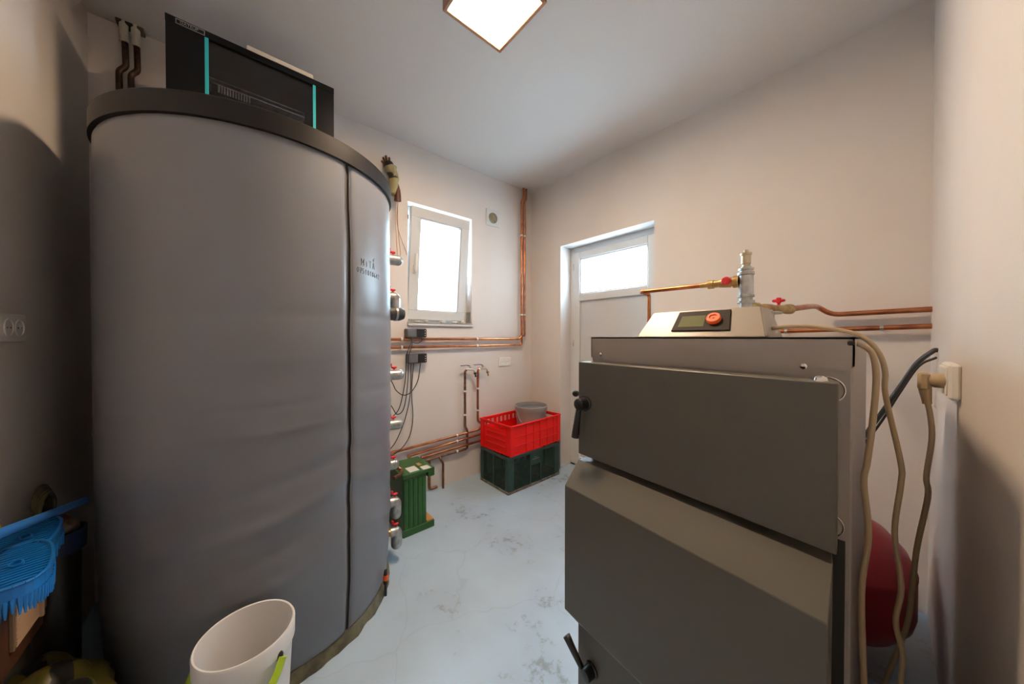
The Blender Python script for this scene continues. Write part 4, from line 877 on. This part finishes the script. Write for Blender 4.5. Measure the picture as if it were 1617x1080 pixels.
brush_head((1.105, -2.785, 0.712), 0.25, 'blue broom head with slotted top, nearer one at the left edge')
cable('plastic_stick', [(1.28, -2.80, 0.852), (1.124, -2.80, 0.816), (0.85, -2.80, 0.748), (0.585, -2.80, 0.683)], 0.0115, M['blue2'], 'long bright blue plastic stick lying across the blue brooms', 'stick', None, 14)
b = NB(); ball(b, (1.075, -2.855, 0.80), 0.075, 0.035, 0.028, 20, 10); o = tag(obj('yellow_sponge', b, M['yellow'], None, True), 'yellow rounded sponge behind the blue broom handle', 'sponge')
t = thing('storage_bin', 'dark navy plastic bin in the corner behind the brooms', 'bin', (0.70, -2.832, 0))
b = NB(); lathe(b, (0.70, -2.832, 0), (0, 0, 1), [(0, 0.045), (0.585, 0.050)], 28); obj('body', b, M['black'], t, smooth=True)
b = NB(); lathe(b, (0.70, -2.832, 0), (0, 0, 1), [(0.57, 0.051), (0.57, 0.060), (0.635, 0.062), (0.635, 0.057), (0.60, 0.055)], 28); obj('rim', b, M['navy'], t, smooth=True)
for k, (dx, dz, r) in enumerate(((0, 0.10, 0.045), (0.01, 0.085, 0.038), (-0.005, 0.07, 0.030))):
    pass
b = NB()
for k in range(5):
    cx_, cz_ = 0.655 + 0.012 * k, 0.735 - 0.004 * k
    tube(b, [(cx_ + 0.055 * math.cos(q * PI / 10), -2.872 + 0.006 * k, cz_ + 0.045 * math.sin(q * PI / 10)) for q in range(21)], 0.0055, 8, False)
tag(obj('hose_coil', b, M['hose'], None, True), 'coiled brown hose on top of the navy bin in the corner', 'hose')
b = NB(); ball(b, (0.70, -2.83, 0.650), 0.050, 0.040, 0.030, 16, 10)
for v in b.verts: v.co += Vector([0.02 * noise.noise(v.co * 22 + Vector((i * 5, 0, 0))) for i in range(3)])
tag(obj('rag', b, M['rag'], None, True), 'crumpled dirty rag on top of the navy bin', 'cloth')
# olive tarpaulin bag on the floor
b = NB(); ball(b, (0, 0, 0), 0.24, 0.105, 0.165, 64, 40)
for v in b.verts:
    p = v.co.copy(); p.z += 0.10 * max(0, -p.x) * 1.2; v.co = p + p.normalized() * (0.030 * noise.noise(p * 9) + 0.02 * noise.noise(p * 21 + Vector((3, 1, 2))))
    v.co.z = max(v.co.z, -0.16)
for f in b.faces:
    c = f.calc_center_median(); f.material_index = 1 if abs(c.y - 0.16 * c.x - 0.012 + 0.01 * math.sin(c.x * 40)) < 0.020 else 0
bmesh.ops.rotate(b, verts=b.verts, cent=(0, 0, 0), matrix=Matrix.Rotation(0.42, 3, 'Z'))
bag = obj('tarpaulin_bag', b, [M['tarp'], M['tarp_black']], None, True); bag.location = (0.94, -2.775, 0.15)
tag(bag, 'crumpled olive tarpaulin bag with black stripe on the floor by the left wall', 'bag')
